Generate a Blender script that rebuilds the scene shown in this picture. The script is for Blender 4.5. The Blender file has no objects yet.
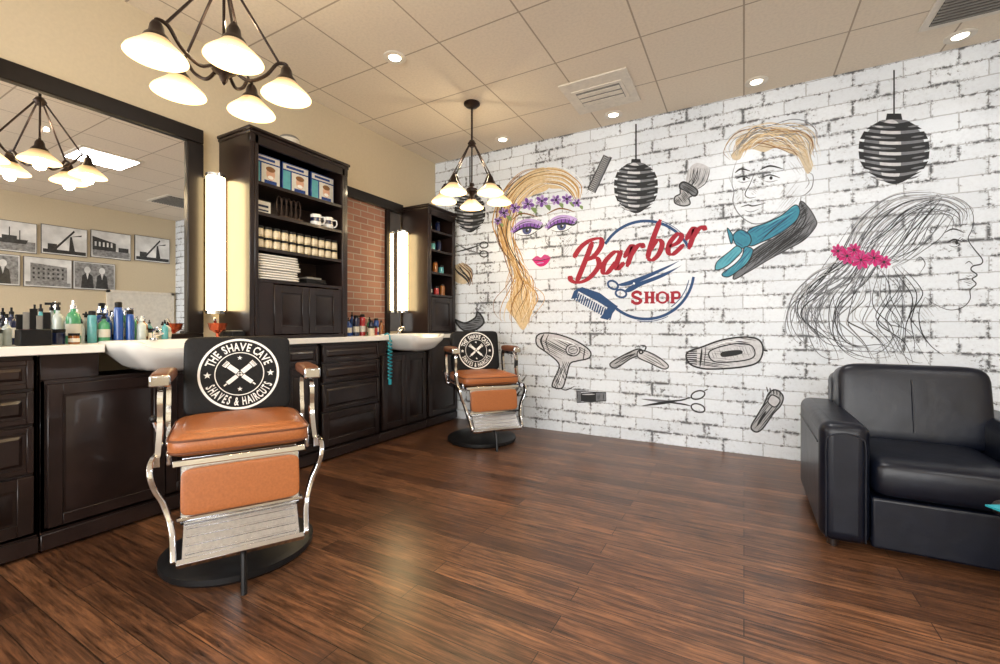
import bpy, bmesh, math, random
from mathutils import Vector, Matrix
random.seed(4)
sc=bpy.context.scene
sc.view_settings.view_transform='Standard'
F=440.0; TH=math.radians(29); HZ=325.0; D=3.9; H=2.78
CT,ST=math.cos(TH),math.sin(TH)
XW=-2.98; XR=2.6; YB=-3.0
COL=sc.collection
# ---------------------------------------------------------------- materials
def N(nt,t,**k):
    n=nt.nodes.new(t)
    for a,b in k.items(): setattr(n,a,b)
    return n
def P(name,col,rough=.5,metal=0,ns=25,na=.08,bump=0,em=0,emc=None,coat=0,spec=None,zem=None,bd=.004):
    m=bpy.data.materials.new(name); m.use_nodes=True; nt=m.node_tree; b=nt.nodes['Principled BSDF']
    tc=N(nt,'ShaderNodeTexCoord'); no=N(nt,'ShaderNodeTexNoise'); no.inputs['Scale'].default_value=ns; no.inputs['Detail'].default_value=4
    nt.links.new(tc.outputs['Object'],no.inputs['Vector'])
    r=N(nt,'ShaderNodeValToRGB'); r.color_ramp.elements[0].position=.3; r.color_ramp.elements[1].position=.7
    r.color_ramp.elements[0].color=[c*(1-na) for c in col]+[1]; r.color_ramp.elements[1].color=[min(1,c*(1+na)) for c in col]+[1]
    nt.links.new(no.outputs['Fac'],r.inputs['Fac']); nt.links.new(r.outputs['Color'],b.inputs['Base Color'])
    b.inputs['Roughness'].default_value=rough; b.inputs['Metallic'].default_value=metal
    if spec is not None: b.inputs['Specular IOR Level'].default_value=spec
    if coat: b.inputs['Coat Weight'].default_value=coat; b.inputs['Coat Roughness'].default_value=.1
    if bump:
        bp=N(nt,'ShaderNodeBump'); bp.inputs['Strength'].default_value=bump; bp.inputs['Distance'].default_value=bd
        nt.links.new(no.outputs['Fac'],bp.inputs['Height']); nt.links.new(bp.outputs['Normal'],b.inputs['Normal'])
    if em:
        b.inputs['Emission Color'].default_value=list(emc or col)+[1]; b.inputs['Emission Strength'].default_value=em
        if zem:
            se=N(nt,'ShaderNodeSeparateXYZ'); nt.links.new(tc.outputs['Object'],se.inputs[0]); mr_=N(nt,'ShaderNodeMapRange')
            for i,v in enumerate(zem): mr_.inputs[i+1].default_value=v
            nt.links.new(se.outputs[2],mr_.inputs[0]); nt.links.new(mr_.outputs[0],b.inputs['Emission Strength'])
    return m
def brickmat(name,axis,bw,bh,mort,c1,c2,cm,distress=0,offset=.5,rough=.7,bump=.4,wood=False):
    m=bpy.data.materials.new(name); m.use_nodes=True; nt=m.node_tree; b=nt.nodes['Principled BSDF']; L=nt.links.new
    tc=N(nt,'ShaderNodeTexCoord'); se=N(nt,'ShaderNodeSeparateXYZ'); cb=N(nt,'ShaderNodeCombineXYZ'); L(tc.outputs['Object'],se.inputs[0])
    L(se.outputs['XYZ'.index(axis[0])],cb.inputs[0]); L(se.outputs['XYZ'.index(axis[1])],cb.inputs[1])
    def bt(ms,sm,a,c,d):
        k=N(nt,'ShaderNodeTexBrick'); k.offset=offset; k.inputs['Scale'].default_value=1; k.inputs['Brick Width'].default_value=bw
        k.inputs['Row Height'].default_value=bh; k.inputs['Mortar Size'].default_value=ms; k.inputs['Mortar Smooth'].default_value=sm
        k.inputs['Color1'].default_value=list(a)+[1]; k.inputs['Color2'].default_value=list(c)+[1]; k.inputs['Mortar'].default_value=list(d)+[1]
        return k
    nd=N(nt,'ShaderNodeTexNoise'); nd.inputs['Scale'].default_value=9; nd.inputs['Detail'].default_value=3; L(cb.outputs[0],nd.inputs['Vector'])
    vm=N(nt,'ShaderNodeVectorMath',operation='MULTIPLY_ADD'); amt=.014 if distress else (.0 if wood or offset==0 else .004)
    L(nd.outputs['Color'],vm.inputs[0]); vm.inputs[1].default_value=(amt,amt,0); L(cb.outputs[0],vm.inputs[2])
    k=bt(mort,.15,c1,c2,cm); L(vm.outputs[0],k.inputs['Vector']); col=k.outputs['Color']
    def mix(f,a,bb,bl='MIX'):
        x=N(nt,'ShaderNodeMix',data_type='RGBA',blend_type=bl)
        if isinstance(f,(int,float)): x.inputs[0].default_value=f
        else: L(f,x.inputs[0])
        for i,s in ((6,a),(7,bb)):
            if isinstance(s,tuple): x.inputs[i].default_value=list(s)+[1]
            else: L(s,x.inputs[i])
        return x.outputs[2]
    def ramp(src,p0,p1):
        r=N(nt,'ShaderNodeMapRange'); r.inputs[1].default_value=p0; r.inputs[2].default_value=p1; L(src,r.inputs[0]); return r.outputs[0]
    def math_(op,a,bb):
        x=N(nt,'ShaderNodeMath',operation=op)
        for i,s in enumerate((a,bb)):
            if isinstance(s,(int,float)): x.inputs[i].default_value=s
            else: L(s,x.inputs[i])
        return x.outputs[0]
    if distress:
        e=bt(.018,.85,(0,0,0),(0,0,0),(1,1,1)); L(vm.outputs[0],e.inputs['Vector'])
        n1=N(nt,'ShaderNodeTexNoise'); n1.inputs['Scale'].default_value=34; n1.inputs['Detail'].default_value=9; n1.inputs['Roughness'].default_value=.78; L(cb.outputs[0],n1.inputs['Vector'])
        n2=N(nt,'ShaderNodeTexNoise'); n2.inputs['Scale'].default_value=3.6; n2.inputs['Detail'].default_value=4; L(cb.outputs[0],n2.inputs['Vector'])
        t=math_('ADD',n1.outputs['Fac'],math_('MULTIPLY',math_('SUBTRACT',n2.outputs['Fac'],.5),.6))
        edge=math_('MULTIPLY',ramp(t,.505,.545),e.outputs['Fac'])
        allm=ramp(t,.63,.665)
        f=math_('MULTIPLY',math_('MAXIMUM',edge,allm),.86)
        soft=math_('MULTIPLY',ramp(t,.45,.64),.20)
        col=mix(soft,col,(.40,.42,.46))
        col=mix(f,col,(.028,.029,.033))
    if wood:
        mp=N(nt,'ShaderNodeMapping'); mp.inputs['Scale'].default_value=(2.2,36,1); L(cb.outputs[0],mp.inputs[0])
        g=N(nt,'ShaderNodeTexNoise'); g.inputs['Scale'].default_value=1.7; g.inputs['Detail'].default_value=9; g.inputs['Roughness'].default_value=.74; g.inputs['Distortion'].default_value=.5; L(mp.outputs[0],g.inputs['Vector'])
        r=N(nt,'ShaderNodeValToRGB'); L(g.outputs['Fac'],r.inputs['Fac'])
        el=r.color_ramp.elements; el[0].position=.36; el[0].color=(.22,.19,.17,1); el[1].position=.72; el[1].color=(2.5,2.35,2.1,1)
        x=el.new(.5); x.color=(.95,.93,.9,1)
        col=mix(1.0,col,r.outputs['Color'],'MULTIPLY')
        g2=N(nt,'ShaderNodeTexNoise'); g2.inputs['Scale'].default_value=4; g2.inputs['Detail'].default_value=7; g2.inputs['Roughness'].default_value=.65; L(cb.outputs[0],g2.inputs['Vector'])
        col=mix(math_('MULTIPLY',ramp(g2.outputs['Fac'],.47,.70),.45),col,(.030,.015,.009))
        col=mix(k.outputs['Fac'],col,cm)
        rr=N(nt,'ShaderNodeMapRange'); rr.inputs[3].default_value=rough-.08; rr.inputs[4].default_value=rough+.12; L(g.outputs['Fac'],rr.inputs[0]); L(rr.outputs[0],b.inputs['Roughness'])
    else:
        n3=N(nt,'ShaderNodeTexNoise'); n3.inputs['Scale'].default_value=60; n3.inputs['Detail'].default_value=3; L(cb.outputs[0],n3.inputs['Vector'])
        col=mix(math_('MULTIPLY',ramp(n3.outputs['Fac'],.4,.7),.04 if distress else .12),col,(0.25,.23,.2))
        b.inputs['Roughness'].default_value=rough
    L(col,b.inputs['Base Color'])
    bp=N(nt,'ShaderNodeBump'); bp.invert=True; bp.inputs['Strength'].default_value=bump; bp.inputs['Distance'].default_value=.003
    L(k.outputs['Fac'],bp.inputs['Height']); L(bp.outputs['Normal'],b.inputs['Normal'])
    return m
M={}
M['brick']=brickmat('white_distressed_brick','XZ',.27,.103,.004,(.80,.86,.93),(.725,.785,.855),(.48,.51,.55),distress=1,bump=.4)
M['red']=brickmat('reflected_red_brick','YZ',.165,.056,.005,(.30,.135,.09),(.215,.09,.062),(.30,.26,.22))  # bricks stand in for a wall reflected in the mirror
M['floor']=brickmat('walnut_planks','XY',1.1,.095,.0015,(.170,.078,.038),(.072,.031,.016),(.010,.006,.004),wood=True,rough=.29,bump=.3)
M['ceil']=brickmat('ceiling_tile','XY',.56,.56,.0055,(.80,.71,.585),(.77,.685,.56),(.42,.35,.265),offset=0,rough=.9,bump=.3)
M['wall']=P('beige_paint',(.60,.51,.36),.8,ns=60,na=.03)
M['wood']=P('espresso_wood',(.015,.0082,.007),.33,ns=8,na=.35,coat=.2,spec=.35)
M['woodin']=P('espresso_wood_inside',(.045,.024,.017),.45,ns=8,na=.3)
M['white']=P('white_solid_surface',(.82,.80,.75),.25,na=.03)
M['porc']=P('white_porcelain',(.85,.84,.80),.08,na=.01,coat=.5)
M['mirror']=P('mirror_silver',(.93,.93,.92),.0,1,na=.002)
M['frame']=P('black_lacquer',(.010,.007,.006),.3,na=.2,spec=.3)
M['chrome']=P('chrome',(.70,.72,.75),.1,1,na=.03)
M['chromeb']=P('brushed_aluminium',(.62,.64,.67),.24,1,ns=80,na=.1)
M['tan']=P('tan_leather',(.36,.118,.036),.36,ns=120,na=.12,bump=.25)
M['seam']=P('dark_piping',(.13,.042,.016),.5)
M['black']=P('black_vinyl',(.008,.008,.009),.5,ns=90,na=.2,bump=.15,spec=.2)
M['iron']=P('cast_iron_black',(.008,.008,.009),.4,0,na=.2,spec=.35)
M['print']=P('white_print',(.84,.83,.80),.6,na=.03)
M['leather']=P('black_leather',(.0038,.0055,.012),.33,ns=10,na=.25,bump=.38,spec=.34,bd=.006)
M['bronze']=P('oil_rubbed_bronze',(.030,.018,.014),.35,.6,na=.3)
M['shade']=P('frosted_glass_shade',(.74,.55,.30),.4,na=.05,em=1,emc=(1,.74,.40),zem=(-.718,-.778,.05,1.4))
M['bulb']=P('bulb_glow',(1,.95,.85),.4,em=14,emc=(1,.9,.7))
M['sconce']=P('sconce_diffuser',(1,.95,.82),.4,na=.01,em=18,emc=(1,.74,.36))
M['panel']=P('panel_diffuser',(1,1,1),.4,na=.01,em=3,emc=(1,.98,.94))
M['lens']=P('downlight_lens',(1,.98,.9),.4,em=6,emc=(1,.92,.75))
M['trimw']=P('white_metal_trim',(.72,.67,.58),.4)
M['grey']=P('grey_plastic',(.22,.21,.19),.5)
M['dark']=P('dark_void',(.02,.02,.02),.8)
M['towel']=P('white_terry',(.84,.82,.77),.95,ns=200,na=.06,bump=.6)
M['copper']=P('copper_red',(.42,.08,.03),.25,.7)
M['teal']=P('teal_cord',(.02,.33,.42),.4)
M['orange']=P('orange_print',(.75,.25,.05),.4)
M['door']=P('white_door_paint',(.70,.66,.58),.5)
M['skin']=P('printed_skin',(.62,.36,.24),.5)
M['photo']=P('photo_paper_grey',(.70,.70,.69),.3,ns=6,na=.25)
M['photod']=P('photo_ink_dark',(.03,.03,.03),.3,ns=30,na=.5)
M['photom']=P('photo_ink_mid',(.24,.24,.24),.3,ns=30,na=.5)
M['pframe']=P('thin_grey_frame',(.10,.10,.10),.4)
for n,c in dict(green=(.06,.30,.14),blue=(.015,.07,.30),navy=(.008,.014,.05),amber=(.25,.09,.02),clear=(.46,.52,.50),aqua=(.10,.36,.40),red=(.35,.02,.02),cream=(.65,.57,.42),boxblue=(.02,.055,.22)).items():
    M['b_'+n]=P('glass_'+n,c,.1,na=.1,coat=.4)
M['label']=P('paper_label',(.62,.60,.53),.6)
M['tin']=P('tin_gold',(.45,.38,.24),.35,.5)
PT=lambda n,c,na=.12:P('paint_'+n,c,.75,ns=40,na=na)
for n,c in dict(ink=(.018,.020,.023),grey=(.17,.18,.20),lgrey=(.40,.41,.43),pale=(.58,.59,.62),gold=(.50,.29,.10),blond=(.70,.55,.33),brown=(.20,.09,.03),purple=(.20,.08,.40),lilac=(.46,.34,.66),pink=(.50,.06,.22),mag=(.56,.012,.16),red=(.33,.012,.030),blue=(.018,.065,.18),teal=(.04,.23,.33),tealb=(.10,.38,.48),leaf=(.20,.30,.12),taupe=(.58,.49,.35),eye=(.07,.09,.22),wht=(.80,.84,.88)).items():
    M['p_'+n]=PT(n,c)
# ---------------------------------------------------------------- mesh builder
class MB:
    def __init__(s): s.v=[];s.f=[];s.mi=[];s.mats=[]
    def add(s,vs,fs,m,T=None):
        m=M[m] if isinstance(m,str) else m
        if m not in s.mats: s.mats.append(m)
        i=s.mats.index(m); o=len(s.v)
        if T is not None: vs=[T@Vector(v) for v in vs]
        s.v+=[tuple(v) for v in vs]
        for f in fs: s.f.append([a+o for a in f]); s.mi.append(i)
        return s
    def box(s,x0,x1,y0,y1,z0,z1,m,T=None):
        v=[(x,y,z) for x in(x0,x1) for y in(y0,y1) for z in(z0,z1)]
        return s.add(v,[(0,1,3,2),(4,6,7,5),(0,4,5,1),(2,3,7,6),(0,2,6,4),(1,5,7,3)],m,T)
    def lathe(s,prof,m,c=(0,0,0),n=24,T=None,sx=1,sy=1):
        vs=[];rings=[]
        for r,z in prof:
            if r<=1e-6: rings.append([len(vs)]); vs.append((c[0],c[1],c[2]+z))
            else:
                rings.append(list(range(len(vs),len(vs)+n)))
                vs+=[(c[0]+r*sx*math.cos(2*math.pi*i/n),c[1]+r*sy*math.sin(2*math.pi*i/n),c[2]+z) for i in range(n)]
        fs=[]
        for a,b in zip(rings,rings[1:]):
            for i in range(n):
                j=(i+1)%n
                if len(a)==1 and len(b)==1: continue
                if len(a)==1: fs.append((a[0],b[j],b[i]))
                elif len(b)==1: fs.append((a[i],a[j],b[0]))
                else: fs.append((a[i],a[j],b[j],b[i]))
        return s.add(vs,fs,m,T)
    def cyl(s,r,z0,z1,m,c=(0,0,0),n=20,T=None): return s.lathe([(0,z0),(r,z0),(r,z1),(0,z1)],m,c,n,T)
    def ball(s,r,m,c,n=14,T=None,sz=1):
        k=8; return s.lathe([(r*math.sin(math.pi*i/k),-r*sz*math.cos(math.pi*i/k)) for i in range(k+1)],m,c,n,T)
    def tube(s,pts,r,m,n=8,T=None,closed=False,flat=1):
        pts=[Vector(p) for p in pts]; K=len(pts); vs=[]; up=Vector((0,0,1))
        prev=None
        for i,p in enumerate(pts):
            if closed: t=pts[(i+1)%K]-pts[i-1]
            else: t=pts[min(i+1,K-1)]-pts[max(i-1,0)]
            t.normalize()
            if prev is None:
                a=up if abs(t.dot(up))<.9 else Vector((1,0,0)); e1=(a-t*a.dot(t)).normalized()
            else: e1=(prev-t*prev.dot(t)).normalized()
            prev=e1; e2=t.cross(e1); rr=r[i] if isinstance(r,(list,tuple)) else r
            vs+=[p+e1*rr*math.cos(2*math.pi*k/n)+e2*rr*flat*math.sin(2*math.pi*k/n) for k in range(n)]
        fs=[]
        for i in range(K if closed else K-1):
            a=i*n;b=((i+1)%K)*n
            for k in range(n): l=(k+1)%n; fs.append((a+k,a+l,b+l,b+k))
        if not closed: fs.append(tuple(range(n-1,-1,-1))); fs.append(tuple(range((K-1)*n,K*n)))
        return s.add(vs,fs,m,T)
    def strap(s,pts,wd,th,m,T=None):
        P_=[Vector(p) for p in pts]; vs=[]
        for i,p in enumerate(P_):
            t=(P_[min(i+1,len(P_)-1)]-P_[max(i-1,0)]); t.y=0; t.normalize(); n_=Vector((-t.z,0,t.x))
            for a,b in((-1,-1),(1,-1),(1,1),(-1,1)): vs.append(p+n_*a*wd/2+Vector((0,b*th/2,0)))
        fs=[(3,2,1,0),tuple(len(vs)-4+k for k in range(4))]
        for i in range(len(P_)-1):
            for k in range(4): l=(k+1)%4; fs.append((4*i+k,4*i+l,4*i+4+l,4*i+4+k))
        return s.add(vs,fs,m,T)
    def pillow(s,c,h,m,e=.35,n=32,k=16,T=None,ez=None):
        ez=ez or e
        sg=lambda x,p: math.copysign(abs(x)**p,x)
        vs=[];rings=[]
        for j in range(k+1):
            ph=-math.pi/2+math.pi*j/k
            if j in(0,k): rings.append([len(vs)]); vs.append((c[0],c[1],c[2]+h[2]*math.copysign(1,ph))); continue
            rings.append(list(range(len(vs),len(vs)+n)))
            for i in range(n):
                t=2*math.pi*i/n
                vs.append((c[0]+h[0]*sg(math.cos(ph),ez)*sg(math.cos(t),e),c[1]+h[1]*sg(math.cos(ph),ez)*sg(math.sin(t),e),c[2]+h[2]*sg(math.sin(ph),ez)))
        fs=[]
        for a,b in zip(rings,rings[1:]):
            for i in range(n):
                j=(i+1)%n
                if len(a)==1: fs.append((a[0],b[j],b[i]))
                elif len(b)==1: fs.append((a[i],a[j],b[0]))
                else: fs.append((a[i],a[j],b[j],b[i]))
        return s.add(vs,fs,m,T)
def cr(pts,k=6,closed=False):
    pts=[Vector(p) for p in pts]; n=len(pts); out=[]
    rng=range(n if closed else n-1)
    for i in rng:
        if closed: a,b,c,d=pts[i-1],pts[i],pts[(i+1)%n],pts[(i+2)%n]
        else: a,b,c,d=pts[max(i-1,0)],pts[i],pts[i+1],pts[min(i+2,n-1)]
        for j in range(k):
            t=j/k; out.append(.5*((2*b)+(c-a)*t+(2*a-5*b+4*c-d)*t*t+(3*b-a-3*c+d)*t**3))
    if not closed: out.append(pts[-1])
    return out
def mkobj(mb,name,parent=None,bev=None,loc=(0,0,0),rz=0,fixn=True,**kw):
    me=bpy.data.meshes.new(name); me.from_pydata(mb.v,[],mb.f)
    for m in mb.mats: me.materials.append(m)
    for p,i in zip(me.polygons,mb.mi): p.material_index=i; p.use_smooth=True
    if fixn:
        bm=bmesh.new(); bm.from_mesh(me); bmesh.ops.recalc_face_normals(bm,faces=bm.faces); bm.to_mesh(me); bm.free()
    try: me.set_sharp_from_angle(angle=math.radians(38))
    except Exception: pass
    o=bpy.data.objects.new(name,me); COL.objects.link(o); o.location=loc; o.rotation_euler=(0,0,rz)
    if parent: o.parent=parent
    if bev:
        b=o.modifiers.new('bevel','BEVEL'); b.width=bev[0]; b.segments=bev[1]; b.limit_method='ANGLE'; b.angle_limit=math.radians(40); b.harden_normals=False
    for k,v in kw.items(): o[k]=v
    return o
def root(name,label,cat,loc=(0,0,0),rz=0,group=None):
    o=bpy.data.objects.new(name,None); o.empty_display_size=.1; COL.objects.link(o); o.location=loc; o.rotation_euler=(0,0,rz)
    o['label']=label; o['category']=cat
    if group: o['group']=group
    return o
def copytree(o,loc=None,rz=None,parent=None,label=None):
    c=o.copy(); COL.objects.link(c)
    if parent is not None: c.parent=parent
    if loc is not None: c.location=loc
    if rz is not None: c.rotation_euler=(0,0,rz)
    if label: c['label']=label
    for ch in list(o.children): copytree(ch,parent=c)
    return c
def text2d(body,size,bold=0.0,align='CENTER'):
    cu=bpy.data.curves.new('t','FONT'); cu.body=body; cu.size=size; cu.align_x=align; cu.offset=bold; cu.resolution_u=3
    ob=bpy.data.objects.new('t',cu); COL.objects.link(ob); bpy.context.view_layer.update()
    me=bpy.data.meshes.new_from_object(ob.evaluated_get(bpy.context.evaluated_depsgraph_get()))
    v=[(a.co.x,a.co.y) for a in me.vertices]; f=[tuple(p.vertices) for p in me.polygons]
    bpy.data.objects.remove(ob); bpy.data.curves.remove(cu); bpy.data.meshes.remove(me); return v,f
def Rz(a): return Matrix.Rotation(a,4,'Z')
def Tr(*a): return Matrix.Translation(Vector(a))
S=dict(kind='structure')
# ---------------------------------------------------------------- room
mkobj(MB().box(XW-.15,XR+.15,YB-.15,D+.15,-.12,0,'floor'),'floor',**S)
mkobj(MB().box(XW-.15,XR+.15,YB-.15,D+.15,H,H+.1,'ceil'),'ceiling',**S)
mkobj(MB().box(XW-.15,XR+.15,D,D+.15,0,H,'brick'),'wall_back',**S)
mkobj(MB().box(XW-.15,XW,YB,D,0,H,'wall'),'wall_left',**S)
mkobj(MB().box(XR,XR+.15,YB,D,0,H,'wall'),'wall_right',**S)
mkobj(MB().box(XW-.15,XR+.15,YB-.15,YB,0,H,'wall'),'wall_front',**S)
w=MB().box(-2.4,2.2,YB,YB+.01,.5,2.5,'panel')
for x in (-2.42,-.9,.64,2.18): w.box(x,x+.05,YB,YB+.05,.45,2.55,'frame')
for z in (.45,2.5): w.box(-2.42,2.23,YB,YB+.05,z,z+.05,'frame')
mkobj(w,'added_light_window',**S)  # unseen glowing window, added behind the camera to light the room
d=MB().box(XR-.03,XR,3.0,3.82,0,1.5,'door').box(XR-.04,XR,2.96,3.0,0,1.54,'trimw').box(XR-.04,XR,3.82,3.86,0,1.54,'trimw').box(XR-.04,XR,2.96,3.86,1.5,1.54,'trimw')
mkobj(d,'door_1',**S)
mkobj(MB().box(XW,XW+.02,2.38,3.10,.92,2.10,'red'),'brick_reflection_panel',**S)  # mirror reflection of red brick, built as a solid panel on the wall
# ---------------------------------------------------------------- mirrors
mr=root('wall_mirror','large wall mirror in a wide black wooden frame above the counter','mirror',(XW,0,0))
mkobj(MB().box(0.002,.02,-.9,1.41,.94,2.12,'mirror'),'glass',mr)
mkobj(MB().box(0.001,.045,-1.0,1.50,2.12,2.21,'frame').box(0.001,.045,-1.0,1.50,.915,.95,'frame').box(0.001,.045,1.41,1.50,.95,2.12,'frame').box(0.001,.045,-1.0,-.9,.95,2.12,'frame'),'frame',mr,bev=(.006,2))
m2=root('wall_mirror','narrow framed mirror beside the red brick reflection panel with black frame','mirror',(XW,0,0))
mkobj(MB().box(0.002,.02,3.15,3.32,.94,2.10,'mirror'),'glass',m2)
mkobj(MB().box(0.022,.05,2.38,3.33,2.09,2.18,'frame').box(0.001,.045,3.10,3.15,.915,2.09,'frame'),'frame',m2,bev=(.005,2))
# ---------------------------------------------------------------- base cabinets
XF=-2.68
def raised(mb,y0,y1,z0,z1,x,m='wood'):
    fw=.05 if z1-z0>.2 else .022
    mb.box(x,x+.016,y0,y1,z0,z1,m)
    for a in((y0,y0+fw,z0,z1),(y1-fw,y1,z0,z1),(y0+fw,y1-fw,z0,z0+fw),(y0+fw,y1-fw,z1-fw,z1)): mb.box(x+.016,x+.024,a[0],a[1],a[2],a[3],m)
    g=fw+.012; b=g+.025 if z1-z0>.2 else g+.012
    v=[(x+.0165,y0+g,z0+g),(x+.0165,y1-g,z0+g),(x+.0165,y1-g,z1-g),(x+.0165,y0+g,z1-g),(x+.026,y0+b,z0+b),(x+.026,y1-b,z0+b),(x+.026,y1-b,z1-b),(x+.026,y0+b,z1-b)]
    mb.add(v,[(4,5,6,7),(0,1,5,4),(1,2,6,5),(2,3,7,6),(3,0,4,7)],m)
def cabinet(y0,y1,kind,label,splits=None,zt=.868,low=None):
    cx_,cy_=(XF+XW)/2,(y0+y1)/2
    r=root('base_cabinet',label,'cabinet',(cx_,cy_,0),group='dark base cabinets under the counter')
    T=Tr(-cx_,-cy_,0); a,b=y0+.003,y1-.003
    bd=MB().box(XW+.01,XF-.05,a,b,0,.09,'wood',T).box(XW+.01,XF,a,a+.018,.09,zt,'wood',T).box(XW+.01,XF,b-.018,b,.09,zt,'wood',T).box(XW+.01,XF,a,b,.09,.11,'wood',T).box(XW+.01,XW+.03,a,b,.09,zt,'wood',T).box(XF-.02,XF,a,b,.06,zt,'wood',T)
    bd.box(XF,XF+.012,a,b,.015,.085,'wood',T)
    if low: bd.box(XF-.02,XF,a,low[0],zt,.868,'wood',T)
    if low and b-low[1]>.01: bd.box(XF-.02,XF,low[1],b,zt,.868,'wood',T)
    mkobj(bd,'body',r,bev=(.003,1))
    c,dd=y0+.02,y1-.02
    def put(nm,*q):
        m=MB(); raised(m,*q,XF); mkobj(MB().add(m.v,m.f,'wood',T),nm,r,bev=(.002,1))
    if kind=='drawers':
        for z0,z1 in((.73,.85),(.58,.715),(.37,.565),(.11,.355)): put('drawer',c,dd,z0,z1)
    else:
        cuts=splits or [c,dd]
        top=.70 if 'f' in kind else zt-.018
        for p,q in zip(cuts,cuts[1:]): put('door',p+.002,q-.002,.11,top)
        if 'f' in kind: put('drawer',c,dd,.72,.85)
cabinet(.08,.70,'drawers','espresso wood base cabinet with four raised-panel drawers')
cabinet(.70,1.44,'d','espresso wood sink cabinet with raised-panel doors below a white basin',[.72,1.17,1.42],zt=.757,low=(.905,1.420))
cabinet(1.44,1.84,'d','espresso wood base cabinet with one raised-panel door behind the chair')
cabinet(1.84,2.14,'fd','narrow espresso wood base cabinet with drawer above door')
cabinet(2.14,2.74,'drawers','espresso wood base cabinet with drawers below the brick reflection panel')
cabinet(2.74,3.36,'d','espresso wood two-door sink cabinet below a white basin',[2.76,3.05,3.34],zt=.757,low=(2.825,3.335))
cabinet(3.36,3.88,'d','espresso wood end cabinet against the brick wall')
CF=-2.64
SY=1.165
n1,n2=(SY-.25,SY+.25),(2.83,3.33)
ct=MB()
for a,b in((0.05,n1[0]),(n1[1],n2[0]),(n2[1],3.895)): ct.box(XW+.004,CF,a,b,.87,.91,'white')
for a,b in(n1,n2): ct.box(XW+.004,-2.81,a,b,.87,.91,'white')
mkobj(ct,'countertop',bev=(.004,2),label='long white solid-surface countertop over the dark cabinets',category='countertop')
def sink(yc,label):
    r=root('shampoo_basin',label,'sink',(-2.60,yc,.87),group='white shampoo basins')
    prof=[(0,-.095,.0),(.05,-.095,.09),(.10,-.092,.13),(.150,-.070,.165),(.180,-.030,.20),(.197,.005,.235),(.203,.030,.246),(.203,.046,.246),(.196,.052,.240),(.180,.050,.222),(.168,.036,.205),(.14,-.01,.165),(.09,-.05,.10),(.0,-.055,.0)]
    vs=[];n=64;rings=[]
    sg=lambda x,p: math.copysign(abs(x)**p,x)
    for a,z,b in prof:
        ring=[]
        for i in range(n):
            t=2*math.pi*i/n; c_,s_=sg(math.cos(t),.3),sg(math.sin(t),.3)
            dip=-.030*max(0,c_)**2*max(0,1-(abs(s_)*1.15)**4)*(1 if z>0 else .3)
            ring.append(len(vs)); vs.append((a*c_,b*s_,z+dip))
        rings.append(ring)
    fs=[(a[i],a[(i+1)%n],b[(i+1)%n],b[i]) for a,b in zip(rings,rings[1:]) for i in range(n)]
    mkobj(MB().add(vs,fs,'porc'),'basin',r)
    mkobj(MB().lathe([(0,-.053),(.02,-.053),(.022,-.048),(0,-.046)],'chrome',n=16),'drain',r)
    f=MB().cyl(.018,.049,.06,'chrome',(-.172,.0,0)).tube(cr([(-.172,0,.055),(-.172,0,.09),(-.15,0,.11),(-.11,0,.105),(-.10,0,.085)],5),.008,'chrome').tube([(-.172,0,.07),(-.172,.045,.085)],.005,'chrome')
    mkobj(f,'faucet',r)
sink(SY,'white porcelain shampoo basin projecting from the counter beside grooming bottles')
sink(3.08,'white porcelain shampoo basin projecting from the counter behind a barber chair')
hp=[]
for i in range(150):
    t=i/149; a=t*math.pi*2*11
    hp.append((.012*math.cos(a),.020*math.sin(a),-.33*t))
h=MB().tube(hp,.005,'teal',6); h.tube([(0,0,0),(-.005,0,.045),(-.03,0,.06),(-.06,0,.048)],.006,'teal').cyl(.014,-.37,-.325,'teal',n=12)
mkobj(h,'coiled_hose',loc=(-2.605,2.79,.87),label='turquoise coiled cord hanging over the counter edge',category='hose')
# ---------------------------------------------------------------- shelving towers
def tower(y0,y1,zt,shelves,doors,label):
    r=root('shelving_tower',label,'shelf',((XW+CF)/2,(y0+y1)/2,.911),group='espresso shelving towers')
    T=Tr(-(XW+CF)/2,-(y0+y1)/2,-.911)
    b=MB().box(XW+.005,CF,y0,y0+.03,.911,zt,'wood',T).box(XW+.005,CF,y1-.03,y1,.911,zt,'wood',T).box(XW+.005,XW+.02,y0+.03,y1-.03,.911,zt,'woodin',T)
    b.box(XW+.005,CF,y0+.03,y1-.03,.911,.935,'wood',T).box(XW+.005,CF,y0+.03,y1-.03,zt-.02,zt,'wood',T)
    b.box(CF-.018,CF+.003,y0+.03,y0+.055,.935,zt-.02,'wood',T).box(CF-.018,CF+.003,y1-.055,y1-.03,.935,zt-.02,'wood',T).box(CF-.018,CF+.003,y0,y1,zt-.075,zt-.015,'wood',T)
    mkobj(b,'body',r,bev=(.003,1))
    mkobj(MB().box(XW+.005,CF+.02,y0-.015,y1+.01,zt,zt+.02,'wood',T).box(XW+.005,CF+.01,y0-.008,y1+.005,zt-.02,zt,'wood',T),'crown',r,bev=(.006,2))
    for z in shelves: mkobj(MB().box(XW+.02,CF-.02,y0+.03,y1-.03,z-.018,z,'wood',T).box(CF-.02,CF-.002,y0+.055,y1-.055,z-.022,z,'wood',T),'shelf',r,bev=(.002,1))
    for a,c in doors:
        m=MB(); raised(m,a,c,.94,shelves[-1]-.03,CF-.02); mm=MB().add(m.v,m.f,'wood',T); mkobj(mm,'door',r,bev=(.002,1))
    if doors:
        if doors[0][0]>y0+.06: mkobj(MB().box(CF-.02,CF-.004,y0+.055,doors[0][0]-.002,.935,shelves[-1]-.022,'wood',T),'filler_panel',r)
        if doors[-1][1]<y1-.06: mkobj(MB().box(CF-.02,CF-.004,doors[-1][1]+.002,y1-.055,.935,shelves[-1]-.022,'wood',T),'filler_panel',r)
SH=[1.90,1.71,1.49,1.29]
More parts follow.
